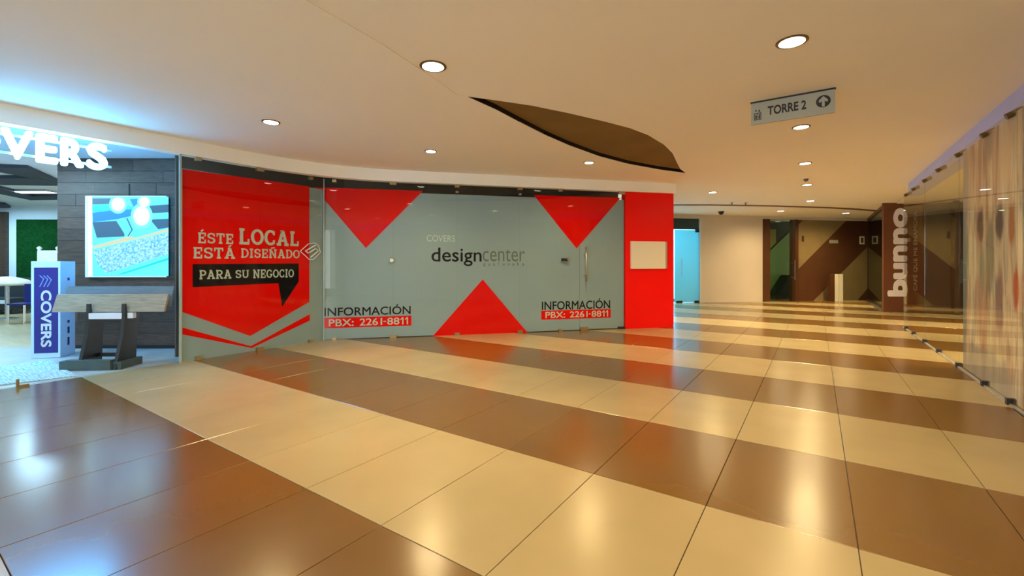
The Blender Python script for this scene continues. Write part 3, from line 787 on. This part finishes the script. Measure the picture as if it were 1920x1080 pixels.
for du, v0, v1 in ((1279, 505, 484), (1279, 518, 508)):
    MB().tube([FW.pt(fx(du), -0.04, fz(du, v0)), FW.pt(fx(du), -0.04, fz(du, v1))], 0.015).build('door_handle', M_steel, bd)
MB().fbox(FW, -5.6, sd0 - 0.03, -0.10, -0.085, 0.03, zt).build('side_pane', M_glass, bd)
bs = thing('wall_far', 'walls of the blue lit shop behind the frosted door', 'wall', FW.pt(-2, -2.6, 0), kind='structure')
MB().fbox(FW, -6.0, s_d1 + 0.1, -2.7, -2.6, 0, CEIL).build('shop_wall', M_storewall, bs)
MB().fbox(FW, s_d1 + 0.05, s_d1 + 0.12, -2.6, -0.2, 0, CEIL).build('shop_side', M_storewall, bs)
bl = bpy.data.lights.new('shop_tube', 'AREA'); bl.energy = 130; bl.color = (0.20, 0.66, 1.0); bl.shape = 'RECTANGLE'; bl.size = 3.4; bl.size_y = 1.6
blo = bpy.data.objects.new('shop_tube', bl); C.objects.link(blo)
p = FW.pt(-2.2, -1.5, 3.05); blo.location = p; blo.rotation_euler = (0, 0, math.atan2(FW.u[1], FW.u[0]))
tag(blo, 'cool tube light in the far blue shop', 'lamp')

# ================================================================== CAFE GLASS, MURAL, BUNNO SIGN
YC = [12.71, 11.82, 10.72, 9.63, 8.44, 7.30, 6.48]
w5 = thing('window_5', 'long cafe glass wall on the right with small metal clips', 'window', (1.6, 9, 0), kind='structure')
ed = [13.0, 10.72, 8.40, 6.29, 4.2, 2.0, -0.4, -2.8, -5.0]
for a, b in zip(ed, ed[1:]):
    MB().fbox(GR, 13.0 - a + 0.004, 13.0 - b - 0.004, -0.006, 0.006, 0.012, 2.91).build('glass_pane', M_glass_r, w5)
MB().box(1.585, 1.615, -5.0, 13.0, -0.002, 0.014).build('base_channel', M_alu, w5)
for y in YC + [5.6, 4.6]:
    MB().tube([(1.57, y, 2.87), (1.69, y, 2.93)], 0.032, 10).build('glass_clip', M_ring, w5)
    clip(GR, 13.0 - y, 0.0, 0.06, w5, M_signblack, 0.06)
mu = thing('wall_mural', 'tall abstract streaked mural in beige rust and teal behind the cafe glass', 'mural', (1.64, 7.3, 0))
MB().box(1.635, 1.655, 6.30, 8.38, 0.012, 2.905).build('mural_print', M_mural, mu)
MF = Frame((1.635, 8.38), (0, -1))
M_orange = noisy('mural_rust', (0.42, 0.075, 0.02), (0.50, 0.13, 0.035), 3.0, rough=0.6, stretch=(1, 4, 0.7), spec=0.1)
M_greystroke = noisy('mural_grey', (0.26, 0.25, 0.24), (0.36, 0.32, 0.29), 3.0, rough=0.6, stretch=(1, 4, 0.7), spec=0.1)
mu2 = thing('wall_mural', 'grey and rust mural panel at the right edge nearest the viewer', 'mural', (1.64, 5.2, 0))
MB().box(1.635, 1.655, 4.2, 6.27, 0.012, 2.905).build('mural_print', M_greystroke, mu2)
MF2 = Frame((1.635, 6.27), (0, -1))
MB().fprism(MF2, [(0.05, 1.9), (0.3, 1.3), (0.35, 0.9), (0.12, 0.8), (0.02, 1.2)], 0, 0.001).build('rust_stroke', M_orange, mu2)

BS = Frame(W(10.84, 13.05), (CS, SN))
bn = thing('sign_pillar', 'brown pillar panel with large white upright lettering beside the cafe', 'pillar', BS.pt(0.5, -0.1, 0))
MB().fbox(BS, 0.0, 1.15, -0.06, 0.0, 0, CEIL).build('pillar_body', M_bunno, bn)
def spx(u, v): return BS.px(u, v)
a = spx(1664, 556); b = spx(1700.5, 390)
text_obj('bunno', BS, a[0], a[1], b[0], b[1], 0.0, 0.02, M_bunnotext, 'brand_lettering', bn, bold=0.045, turn=1)
a = spx(1711, 545); b = spx(1720.5, 396)
text_obj('CAFÉ QUE ME ENAMORA', BS, a[0], a[1], b[0], b[1], 0.0, 0.006, M_tagtext, 'tagline_lettering', bn, bold=0.0, turn=1)

# ================================================================== CEILING FITTINGS
def downlight(x, y, z, label, r=0.115, lens=M_lens, watts=1.0, col=WARM, cone=118):
    t = thing('ceiling_downlight', label, 'downlight', (x, y, z), 'round recessed ceiling downlights')
    MB().lathe(x, y, [(r, z + 0.001), (r, z - 0.006), (r * 0.93, z - 0.011), (r * 0.80, z - 0.009), (r * 0.78, z - 0.002)], 28).build('trim_ring', M_ring, t, smooth=False)
    MB().lathe(x, y, [(r * 0.80, z - 0.003), (r * 0.80, z - 0.010), (r * 0.5, z - 0.013), (0.002, z - 0.014)], 28).build('lens', lens, t)
    for nm, k_, cone_ in (('downlight_beam', 0.66, 80), ('downlight_spill', 0.58, 168)):
        L = bpy.data.lights.new(nm, 'SPOT'); L.energy = LAMP_W * watts * k_; L.color = col
        L.spot_size = math.radians(cone_); L.spot_blend = 1.0; L.shadow_soft_size = 0.06
        o = bpy.data.objects.new(nm, L); C.objects.link(o); o.parent = t; o.location = (0, 0, -0.03)
    return t
downlight(-2.85, 2.93, CEIL, 'large round downlight left of the leaf recess, nearest the viewer', 0.12, M_lens, 1.5)
downlight(-0.16, 4.22, CEIL, 'large round downlight just in front of the hanging TORRE 2 sign', 0.115, M_lens, 0.8)
downlight(-5.63, 2.93, PLATE, 'round downlight above the red lettered window graphic', 0.105, M_lens_c, 0.75)
downlight(-5.01, 5.10, PLATE, 'round downlight above the large inverted triangle decal', 0.095, M_lens_c)
downlight(-3.28, 7.22, PLATE, 'round downlight between leaf recess and fascia near the lettered frosted film', 0.095, M_lens)
downlight(-0.16, 6.91, CEIL, 'round downlight just behind the hanging TORRE 2 sign', 0.105, M_lens)
downlight(-0.16, 9.44, CEIL, 'second small downlight behind the hanging sign, before the smoke detector', 0.105, M_lens_c, 1.6)
downlight(-0.17, 12.02, CEIL, 'small downlight just beyond the smoke detector', 0.105, M_lens_c, 1.6)
downlight(-2.12, 11.96, CEIL, 'small downlight just right of the red end wall', 0.105, M_lens_c, 1.6)
downlight(-0.13, 15.13, CEIL, 'far downlight right in front of the dark ceiling joint line', 0.11, M_lens_c, 1.7)
downlight(-0.98, 17.47, CEIL, 'far downlight above the green glass entrance', 0.12, M_lens_c, 2.0)
downlight(0.86, 19.48, CEIL, 'farthest downlight above the striped portal wall', 0.12, M_lens_c, 2.0)
x, y, _ = FW.pt(fx(1462), -0.7, 0)
downlight(x, y, zp + 0.0, 'bright downlight inside the stair hall entrance', 0.13, M_lens_c, 0.35, (1, 0.9, 0.6))
for k, (x, y) in enumerate(((-2.85, 0.3), (-5.6, 0.3), (-0.16, 1.55), (-0.16, -1.1), (-2.85, -2.4), (-5.6, -2.4))):
    downlight(x, y, PLATE if x < -3 else CEIL, ['downlight overhead left of the viewpoint', 'downlight overhead in front of the lit store sign', 'downlight in the ceiling directly above the viewpoint', 'downlight behind the viewpoint on the right',
                                 'downlight behind the viewpoint in the middle', 'downlight behind the viewpoint on the left'][k], 0.115, M_lens, (0.10, 0.05, 0.85, 0.9, 0.6, 0.2)[k])
for k, y in enumerate((9.0, 13.2)):
    downlight(3.0, y, CEIL - 0.02, ['nearer downlight inside the cafe', 'farther downlight inside the cafe'][k], 0.11, M_lens, 3.5)

# hanging sign
TS = Frame((-0.594, 5.56), (1, 0))
SWD = 0.752
hs_ = thing('hanging_sign', 'grey ceiling sign reading TORRE 2 with an arrow', 'sign', (-0.22, 5.56, 2.93))
MB().fbox(TS, 0, SWD, -0.025, 0.0, 2.93, CEIL - 0.012).build('sign_panel', M_signgrey, hs_, bevel=0.002)
MB().fbox(TS, -0.004, SWD + 0.008, -0.03, 0.006, CEIL - 0.016, CEIL).build('top_rail', M_signblack, hs_)
def tsx(u, v): return TS.px(u, v)
text_obj('TORRE 2', TS, 0.160, 3.008, 0.510, 3.105, 0.0, 0.002, M_signblack, 'lettering', hs_, bold=0.03)
def disc(fr, s, z, rx, rz, n=28): return [(s + rx * math.cos(2 * math.pi * k / n), z + rz * math.sin(2 * math.pi * k / n)) for k in range(n)]
MB().fprism(TS, disc(TS, 0.655, 3.06, 0.062, 0.062), 0.0, 0.002).build('arrow_disc', M_signblack, hs_)
MB().fprism(TS, [(0.643, 3.005), (0.667, 3.005), (0.667, 3.062), (0.690, 3.048), (0.694, 3.072), (0.655, 3.112), (0.616, 3.072), (0.620, 3.048), (0.643, 3.062)], 0.002, 0.003).build('arrow', M_signgrey, hs_)
mb = MB()
for q in ((0.03, 2.975, 0.10, 2.982), (0.03, 3.045, 0.10, 3.052), (0.03, 2.975, 0.037, 3.052), (0.093, 2.975, 0.10, 3.052), (0.062, 2.982, 0.067, 3.045)):
    mb.fprism(TS, [(q[0], q[1]), (q[2], q[1]), (q[2], q[3]), (q[0], q[3])], 0.0, 0.002)
for s in (0.044, 0.075):
    mb.fprism(TS, [(s, 2.985), (s + 0.012, 2.985), (s + 0.014, 3.02), (s - 0.002, 3.02)], 0.0, 0.002)
    mb.fprism(TS, disc(TS, s + 0.006, 3.031, 0.007, 0.007, 10), 0.0, 0.002)
mb.fprism(TS, [(0.038, 3.085), (0.060, 3.085), (0.049, 3.064)], 0.0, 0.002)
mb.fprism(TS, [(0.070, 3.064), (0.092, 3.064), (0.081, 3.090)], 0.0, 0.002)
mb.build('elevator_icon', M_signblack, hs_)

# smoke detector, sprinklers, dome camera
def lathe_thing(name, label, cat, x, y, prof, m, group=None):
    o = MB().lathe(x, y, prof, 20).build(name, m, None, smooth=True)
    return tag(o, label, cat, group)
sd = thing('smoke_detector', 'small brown ceiling detector between two downlights', 'detector', (-0.17, 10.97, CEIL))
MB().lathe(-0.17, 10.97, [(0.07, CEIL), (0.07, CEIL - 0.02), (0.05, CEIL - 0.035)], 20).build('base', M_ceil, sd)
MB().lathe(-0.17, 10.97, [(0.045, CEIL - 0.035), (0.04, CEIL - 0.07), (0.015, CEIL - 0.09)], 20).build('sensor_head', M_ring, sd)
for (x, y), lb in zip(((-2.01, 14.24), (-1.68, 14.47)), ('left one of two tiny ceiling sprinklers by the dark joint line', 'right one of two tiny ceiling sprinklers by the dark joint line')):
    t = thing('ceiling_sprinkler', lb, 'sprinkler', (x, y, CEIL), 'ceiling sprinklers by the joint line')
    MB().lathe(x, y, [(0.06, CEIL), (0.055, CEIL - 0.015), (0.02, CEIL - 0.02)], 16).build('escutcheon', M_steel, t)
    MB().lathe(x, y, [(0.014, CEIL - 0.02), (0.014, CEIL - 0.06), (0.035, CEIL - 0.065), (0.035, CEIL - 0.07)], 16).build('deflector', M_ring, t)
dcam = thing('dome_camera', 'black dome security camera on the ceiling before the cream wall', 'camera', (-2.66, 16.51, CEIL))
MB().lathe(-2.66, 16.51, [(0.10, CEIL), (0.10, CEIL - 0.03), (0.085, CEIL - 0.04)], 20).build('housing', M_signblack, dcam)
MB().lathe(-2.66, 16.51, [(0.08, CEIL - 0.04), (0.075, CEIL - 0.07), (0.05, CEIL - 0.10), (0.01, CEIL - 0.115)], 20).build('dome', M_black, dcam, smooth=True)

# ================================================================== FAR PORTAL FITTINGS
bo = thing('barrier_post', 'pair of slim cream posts with a dark panel before the striped wall', 'barrier', FW.pt(fx(1568), 0.3, 0))
PF = Frame(FW.pt(0, 0.35, 0)[:2], FW.u)
for u0, u1, m, nm in ((1555, 1562.5, M_portal, 'dark_panel'), (1563, 1569.5, M_creamwood, 'post'), (1571.5, 1578, M_creamwood, 'post')):
    a = PF.px(u0, 567)[0]; b = PF.px(u1, 567)[0]
    MB().fbox(PF, a, b, -0.08, 0.06, 0, PF.px(1568, 514)[1]).build(nm, m, bo, bevel=0.004)
def small_sign(u0, v0, u1, v1, label, m, name='wall_sign', frame_only=False):
    a = FW.px(u0, v1); b = FW.px(u1, v0)
    t = thing(name, label, 'sign', FW.pt((a[0] + b[0]) / 2, -0.024, a[1]))
    MB().fbox(FW, a[0], b[0], -0.024, -0.012, a[1], b[1]).build('plate', m, t)
    if frame_only:
        w = (b[0] - a[0]) * 0.25; h = (b[1] - a[1]) * 0.18
        MB().fbox(FW, a[0] + w, b[0] - w, -0.012, -0.008, a[1] + h, b[1] - h).build('inner_plate', M_stripe_d, t)
    return t
small_sign(1612.5, 443, 1621.5, 458, 'small pale rectangular frame sign high on the brown stripe', M_panel_w, frame_only=True)
ws = small_sign(1556, 450, 1572, 456, 'small faint horizontal plate on the dark stripe', M_signgrey)
small_sign(1504.5, 442, 1508, 453, 'tiny dark vertical plate on the tan part of the portal wall', M_portal)

# ================================================================== LEFT STORE CONTENTS
# lit sign letters
LS = Frame((-7.58, 1.0), (0, 1))
ls = thing('store_sign', 'glowing white three dimensional letters over the left store entrance', 'sign', LS.pt(0.2, 0, 2.6))
def lpx(u, v): return LS.px(u, v)
def letter(ch, u0, u1, zb, ztp, b=0.036):
    s0, s1 = lpx(u0, 300)[0], lpx(u1, 300)[0]
    text_obj(ch, LS, s0, zb, s1, ztp, -0.05, 0.06, M_letter_lit, 'letter', ls, bold=b)
zb = lpx(88, 305.5)[1]; ztp = lpx(88, 252)[1]
letter('V', 2, 63, zb, ztp); letter('E', 68.5, 108.5, zb, ztp); letter('R', 115, 157, zb, ztp); letter('S', 164, 202, zb, ztp)
sO = lpx(3, 300)[0]
text_obj('O', LS, sO - 0.29, zb, sO - 0.01, ztp, -0.05, 0.06, M_letter_lit, 'letter', ls, bold=0.036)
text_obj('C', LS, sO - 0.56, zb, sO - 0.31, ztp, -0.05, 0.06, M_letter_lit, 'letter', ls, bold=0.036)
MB().fbox(LS, sO - 0.6, 0.9, -0.075, -0.055, zb + 0.05, zb + 0.08).build('letter_rail', M_alu, ls)
MB().fbox(LS, sO - 0.6, 0.9, -0.075, -0.055, ztp - 0.08, ztp - 0.05).build('letter_rail', M_alu, ls)

# light box
def wpx(u, v): return WW.px(u, v, 0.0)
a = wpx(165, 519.5); b = wpx(316.5, 368)
lb = thing('light_box', 'square backlit picture of a loom on the dark wood wall', 'light box', WW.pt((a[0] + b[0]) / 2, 0, a[1]))
MB().fbox(WW, a[0], b[0], 0.0, 0.05, a[1], b[1]).build('box_body', M_white, lb)
def em_mat(nm, c, s=1.0): return mat(nm, (0.02, 0.02, 0.02), 0.4, emit=c, es=s)
E_cy = em_mat('print_cyan', (0.06, 0.50, 0.95), 0.72); E_bl = em_mat('print_blue', (0.0, 0.13, 0.55), 0.75); E_dk = em_mat('print_slate', (0.012, 0.06, 0.13), 0.7)
E_wh = em_mat('print_white', (0.50, 1.0, 1.0), 1.1); E_pl = em_mat('print_lilac', (0.12, 0.35, 0.75), 0.6); E_ol = em_mat('print_straw', (0.32, 0.34, 0.22), 0.7); E_az = em_mat('print_azure', (0.0, 0.30, 0.85), 0.85)
E_h1 = em_mat('print_halo', (0.10, 0.60, 1.0), 0.75); E_h2 = em_mat('print_inner_halo', (0.30, 0.85, 1.0), 0.9)
mloom = E_pl.node_tree
nz = mloom.nodes.new('ShaderNodeTexNoise'); nz.inputs['Scale'].default_value = 30
cr = mloom.nodes.new('ShaderNodeValToRGB'); cr.color_ramp.elements[0].color = (0.04, 0.28, 0.75, 1); cr.color_ramp.elements[1].color = (0.28, 0.55, 0.95, 1)
cr.color_ramp.elements[0].position = 0.35; cr.color_ramp.elements[1].position = 0.65
gg = mloom.nodes.new('ShaderNodeNewGeometry'); mloom.links.new(gg.outputs['Position'], nz.inputs['Vector'])
mloom.links.new(nz.outputs['Fac'], cr.inputs['Fac']); mloom.links.new(cr.outputs['Color'], mloom.nodes['Principled BSDF'].inputs['Emission Color'])
def lp(pts, m, k, nm):   # points in a 1080 x 1080 picture of the print
    q = [WW.px(150 + x / 6, 350 + y / 6, 0.05) for x, y in pts]
    MB().fprism(WW, q[::-1], 0.05, 0.0505 + k * 0.0006).build(nm, m, lb)
lp([(95, 110), (995, 115), (995, 1005), (95, 1010)], E_cy, 0, 'print_ground')
lp([(95, 110), (135, 110), (140, 1005), (95, 1010)], E_wh, 1, 'print_edge')
lp([(140, 130), (380, 130), (380, 190), (140, 200)], E_dk, 1, 'print_beam')
lp([(140, 205), (400, 190), (640, 235), (600, 270), (140, 290)], E_az, 1, 'print_beam')
lp([(140, 295), (380, 265), (610, 255), (600, 325), (420, 365), (150, 400)], E_bl, 2, 'print_beam')
lp([(140, 400), (410, 385), (500, 530), (500, 560), (190, 575)], E_dk, 2, 'print_panel')
lp([(770, 215), (995, 200), (995, 290), (770, 300)], E_dk, 1, 'print_beam')
lp([(560, 140), (680, 135), (680, 230), (610, 240)], E_bl, 1, 'print_bracket')
lp([(790, 370), (995, 360), (995, 460), (880, 480)], E_dk, 1, 'print_panel')
lp([(145, 670), (540, 560), (630, 575), (995, 470), (995, 505), (610, 600), (150, 700)], E_ol, 3, 'print_rail')
lp([(150, 720), (620, 605), (995, 515), (995, 760), (300, 975), (200, 880)], E_pl, 2, 'print_cloth')
lp([(430, 985), (995, 800), (995, 825), (480, 988)], E_az, 3, 'print_cord')
lp([(520, 355), (535, 355), (595, 485), (545, 560), (535, 555), (580, 485)], E_dk, 3, 'print_cord')
for cx, cy, rx, ry in ((430, 200, 70, 72), (725, 170, 55, 55), (695, 330, 85, 100)):
    for kk, (sc_, mm) in enumerate(((1.45, E_h1), (1.1, E_h2), (0.75, E_wh))):
        lp([(cx + rx * sc_ * math.cos(2 * math.pi * k / 24), max(118, cy + ry * sc_ * math.sin(2 * math.pi * k / 24))) for k in range(24)], mm, 4 + kk, 'print_lamp_glow')
MB().tube([WW.pt(wpx(242, 368)[0], 0.01, wpx(242, 368)[1]), WW.pt(wpx(242, 345)[0], 0.01, wpx(242, 345)[1])], 0.008).build('cable', M_black, lb)

# totem sign
ta = YAW - math.radians(0)
TT = Frame(W((58 - CX) / F * 6.62, 6.62), (math.cos(YAW + math.radians(14)), math.sin(YAW + math.radians(14))))
tw = TT.px(113, 600)[0]
TZ = 1.44
tt = thing('totem_sign', 'pale blue white totem with royal blue lettered panel at the store entrance', 'sign', TT.pt(tw / 2, -0.15, 0))
MB().fbox(TT, 0, tw, -0.32, 0, 0, TZ).build('totem_body', M_totem, tt, bevel=0.006)
bx0, bx1 = TT.px(64, 600)[0], TT.px(109, 600)[0]
bz0, bz1 = TT.px(86, 662)[1], TT.px(86, 501.5)[1]
MB().fbox(TT, bx0, bx1, 0, 0.004, bz0, bz1).build('blue_panel', M_blue, tt)
a = TT.px(77, 651); b = TT.px(97, 544)
text_obj('COVERS', TT, a[0], a[1], b[0], b[1], 0.004, 0.002, M_film_white, 'lettering', tt, bold=0.03, turn=-1)
def tp(u, v): return TT.px(u, v, 0.004)
for dx in (0, 8, 15):
    poly_line(TT, [tp(75 + dx * 0.9, 517), tp(82 + dx * 0.95, 523 + dx * .1), tp(75 + dx * 0.95, 537)], 0.012, 0.004, 0.006, 'chevron', M_bluelt, tt)
SD = Frame(TT.pt(tw, 0, 0)[:2], (-TT.n[0], -TT.n[1]))
for z0, z1 in ((1.15, 1.19), (0.50, 0.54), (0.34, 0.44), (0.16, 0.28)):
    MB().fbox(SD, 0.15, 0.19, 0.0, 0.003, z0, z1).build('side_mark', M_blue, tt)

# display stand with boards
DT = Frame(W((222 - CX) / F * 6.25, 6.25), (math.cos(YAW + math.radians(3)), math.sin(YAW + math.radians(3))))
ds = thing('display_stand', 'black display stand holding oak and grey sample boards', 'display stand', DT.pt(0, 0, 0))
def dsx(u): return DT.px(u, 600)[0]
bl0, bl1 = dsx(115), dsx(321)
mb = MB()
mb.hexa([DT.pt(bl0, 0.14, 0.745), DT.pt(bl1, 0.14, 0.745), DT.pt(bl1, 0.105, 0.745), DT.pt(bl0, 0.105, 0.745), DT.pt(bl0, 0.06, 0.985), DT.pt(bl1, 0.06, 0.985), DT.pt(bl1, 0.03, 0.985), DT.pt(bl0, 0.03, 0.985)])
mb.build('oak_board', M_oak, ds)
mb = MB()
mb.hexa([DT.pt(bl0 + 0.03, 0.03, 0.80), DT.pt(bl1, 0.03, 0.80), DT.pt(bl1, 0.0, 0.80), DT.pt(bl0 + 0.03, 0.0, 0.80), DT.pt(bl0 + 0.03, -0.06, 1.085), DT.pt(bl1, -0.06, 1.085), DT.pt(bl1, -0.085, 1.085), DT.pt(bl0 + 0.03, -0.085, 1.085)])
mb.build('grey_board', M_greyboard, ds)
for u in (188, 252):
    s = dsx(u)
    mb = MB()
    prof = [(0.34, 0.0), (0.0, 0.0), (-0.02, 0.45), (-0.10, 0.95), (-0.08, 0.95), (0.02, 0.74), (0.15, 0.735), (0.165, 0.86), (0.19, 0.86), (0.20, 0.66), (0.22, 0.45)]
    vs_ = [DT.pt(s - 0.022, o, z) for o, z in prof] + [DT.pt(s + 0.022, o, z) for o, z in prof]
    n = len(prof)
    mb.add(vs_, [tuple(range(n)), tuple(range(2 * n - 1, n - 1, -1))] + [(i, i + n, (i + 1) % n + n, (i + 1) % n) for i in range(n)])
    mb.build('side_leg', M_stand, ds)
    MB().fbox(DT, s - 0.05, s + 0.02, 0.02, 0.16, 0.0, 0.66).build('leg_panel', M_stand, ds)
MB().fbox(DT, dsx(190), dsx(250), 0.14, 0.20, 0.655, 0.735).build('crossbar', M_white, ds)
MB().fbox(DT, dsx(256), dsx(266), 0.10, 0.16, 0.66, 0.735).build('bracket', M_white, ds)
MB().fbox(DT, dsx(190), dsx(250), 0.02, 0.06, 0.12, 0.17).build('rear_crossbar', M_stand, ds)
MB().fbox(DT, dsx(168), dsx(247), 0.28, 0.36, 0.0, 0.13).build('foot_board', M_standgreen, ds)
MB().fbox(DT, dsx(157), dsx(168), 0.24, 0.36, 0.0, 0.12).build('foot_block', M_standgreen, ds)
MB().fbox(DT, dsx(247), dsx(262), -0.05, 0.32, 0.0, 0.10).build('foot_side', M_standgreen, ds)

# rug sample, its floor clip
rg = [pz(u, v, 0.012) for u, v in ((-60, 697), (92, 673), (143, 704), (-60, 728))]
ro = MB().zprism(rg[::-1], -0.002, 0.012).build('rug', M_rug)
tag(ro, 'white and pale blue streaked rug on the store threshold', 'rug')
x, y = pz(33, 727, 0.0)
fc = thing('floor_clip', 'small metal glass clip standing on the floor at the rug edge', 'clip', (x, y, 0))
MB().box(x - 0.02, x + 0.02, y - 0.012, y + 0.012, 0.0, 0.10).build('clip_post', M_brass, fc)
MB().box(x - 0.02, x + 0.02, y + 0.012, y + 0.09, 0.0, 0.03).build('clip_foot', M_brass, fc)

# cream high-back chair behind the totem
CH = Frame(W(-9.12, 8.6), (CS, SN))
ch = thing('high_back_chair', 'cream high backed chair peeking over the totem sign', 'chair', CH.pt(0.2, -0.2, 0))
MB().fbox(CH, 0.04, 0.36, -0.03, 0.0, 0.55, 1.66).build('backrest', M_creamwood, ch, bevel=0.008)
for s in (0.0, 0.36):
    mb = MB().tube([CH.pt(s + 0.02, -0.015, 0.0), CH.pt(s + 0.02, -0.015, 1.64), CH.pt(s + 0.02, -0.015, 1.67), CH.pt(s + 0.02, -0.015, 1.71), CH.pt(s + 0.02, -0.015, 1.74)], [0.03, 0.03, 0.022, 0.042, 0.015], 10)
    mb.build('back_post', M_creamwood, ch, smooth=True)
    MB().tube([CH.pt(s + 0.02, -0.42, 0.0), CH.pt(s + 0.02, -0.42, 0.46)], 0.025).build('leg', M_creamwood, ch)
MB().fbox(CH, -0.02, 0.42, -0.45, 0.0, 0.44, 0.50).build('seat', M_creamwood, ch, bevel=0.01)

# store furniture far inside
SF = Frame(W(-14.9, 12.4), (CS, SN))
so = thing('sofa', 'low dark sofa far inside the left store', 'sofa', SF.pt(-0.4, -0.3, 0))
MB().fbox(SF, -1.6, 1.0, -0.8, 0.0, 0.12, 0.45).build('seat', M_sofa, so, bevel=0.03)
MB().fbox(SF, -1.6, 1.0, -0.8, -0.55, 0.40, 1.0).build('backrest', M_sofa, so, bevel=0.03)
MB().fbox(SF, -1.5, 0.9, -0.06, 0.02, 0.30, 0.40).build('front_rail', M_storewall, so)
for s in (-1.5, 0.9): MB().fbox(SF, s - 0.04, s + 0.04, -0.1, -0.02, 0, 0.12).build('leg', M_black, so)
TB = W(-12.75, 11.3)
tb = thing('round_table', 'white round table far inside the left store', 'table', (*TB, 0))
MB().lathe(TB[0], TB[1], [(0.42, 0.86), (0.50, 0.91), (0.36, 1.0), (0.12, 1.08)], 24).build('table_top', M_panel_w, tb, smooth=True)
MB().lathe(TB[0], TB[1], [(0.22, 0.0), (0.22, 0.03), (0.04, 0.06), (0.04, 0.87)], 16).build('pedestal', M_steel, tb)
CB = Frame(W(-11.55, 10.4), (CS, SN))
cb = thing('blue_chair', 'blue plastic chair far inside the left store', 'chair', CB.pt(0, -0.2, 0))
MB().fbox(CB, -0.2, 0.2, -0.4, 0.0, 0.44, 0.48).build('seat', M_blue, cb, bevel=0.01)
MB().fbox(CB, -0.2, 0.2, -0.42, -0.38, 0.48, 0.92).build('backrest', M_blue, cb, bevel=0.01)
for s in (-0.18, 0.18):
    for o in (-0.38, -0.02): MB().tube([CB.pt(s, o, 0), CB.pt(s, o, 0.44)], 0.012).build('leg', M_steel, cb)

# store lights: linear fitting and panels in its ceiling
M_storelamp = mat('store_lamp', (1, 1, 1), 0.4, emit=(0.7, 0.92, 1.0), es=4.0)
def store_light(r, f, w, d, watts, label):
    x, y = W(r, f)
    t = thing('ceiling_panel_light', label, 'lamp', (x, y, 3.14), 'cool panel lights in the left store')
    fr = Frame((x, y), (CS, SN))
    MB().fbox(fr, -w / 2, w / 2, -d / 2, d / 2, 3.10, 3.15).build('housing', M_alu, t)
    MB().fbox(fr, -w / 2 + 0.02, w / 2 - 0.02, -d / 2 + 0.02, d / 2 - 0.02, 3.093, 3.10).build('diffuser', M_storelamp, t)
    L = bpy.data.lights.new('panel_glow', 'AREA'); L.shape = 'RECTANGLE'; L.size = w; L.size_y = d; L.energy = watts * 0.36; L.color = (0.42, 0.76, 1.0)
    o = bpy.data.objects.new('panel_glow', L); C.objects.link(o); o.parent = t
    o.location = (0, 0, -0.06); o.rotation_euler = (0, 0, YAW)
store_light(-11.35, 10.6, 0.9, 0.30, 80, 'panel light between dark beams deep in the left store')
store_light(-8.3, 5.9, 1.2, 0.3, 130, 'panel light above the store entrance rug')
store_light(-10.6, 6.2, 1.2, 0.3, 130, 'panel light left of the totem sign')
store_light(-14.6, 12.0, 1.2, 0.3, 110, 'panel light near the green hedge wall')
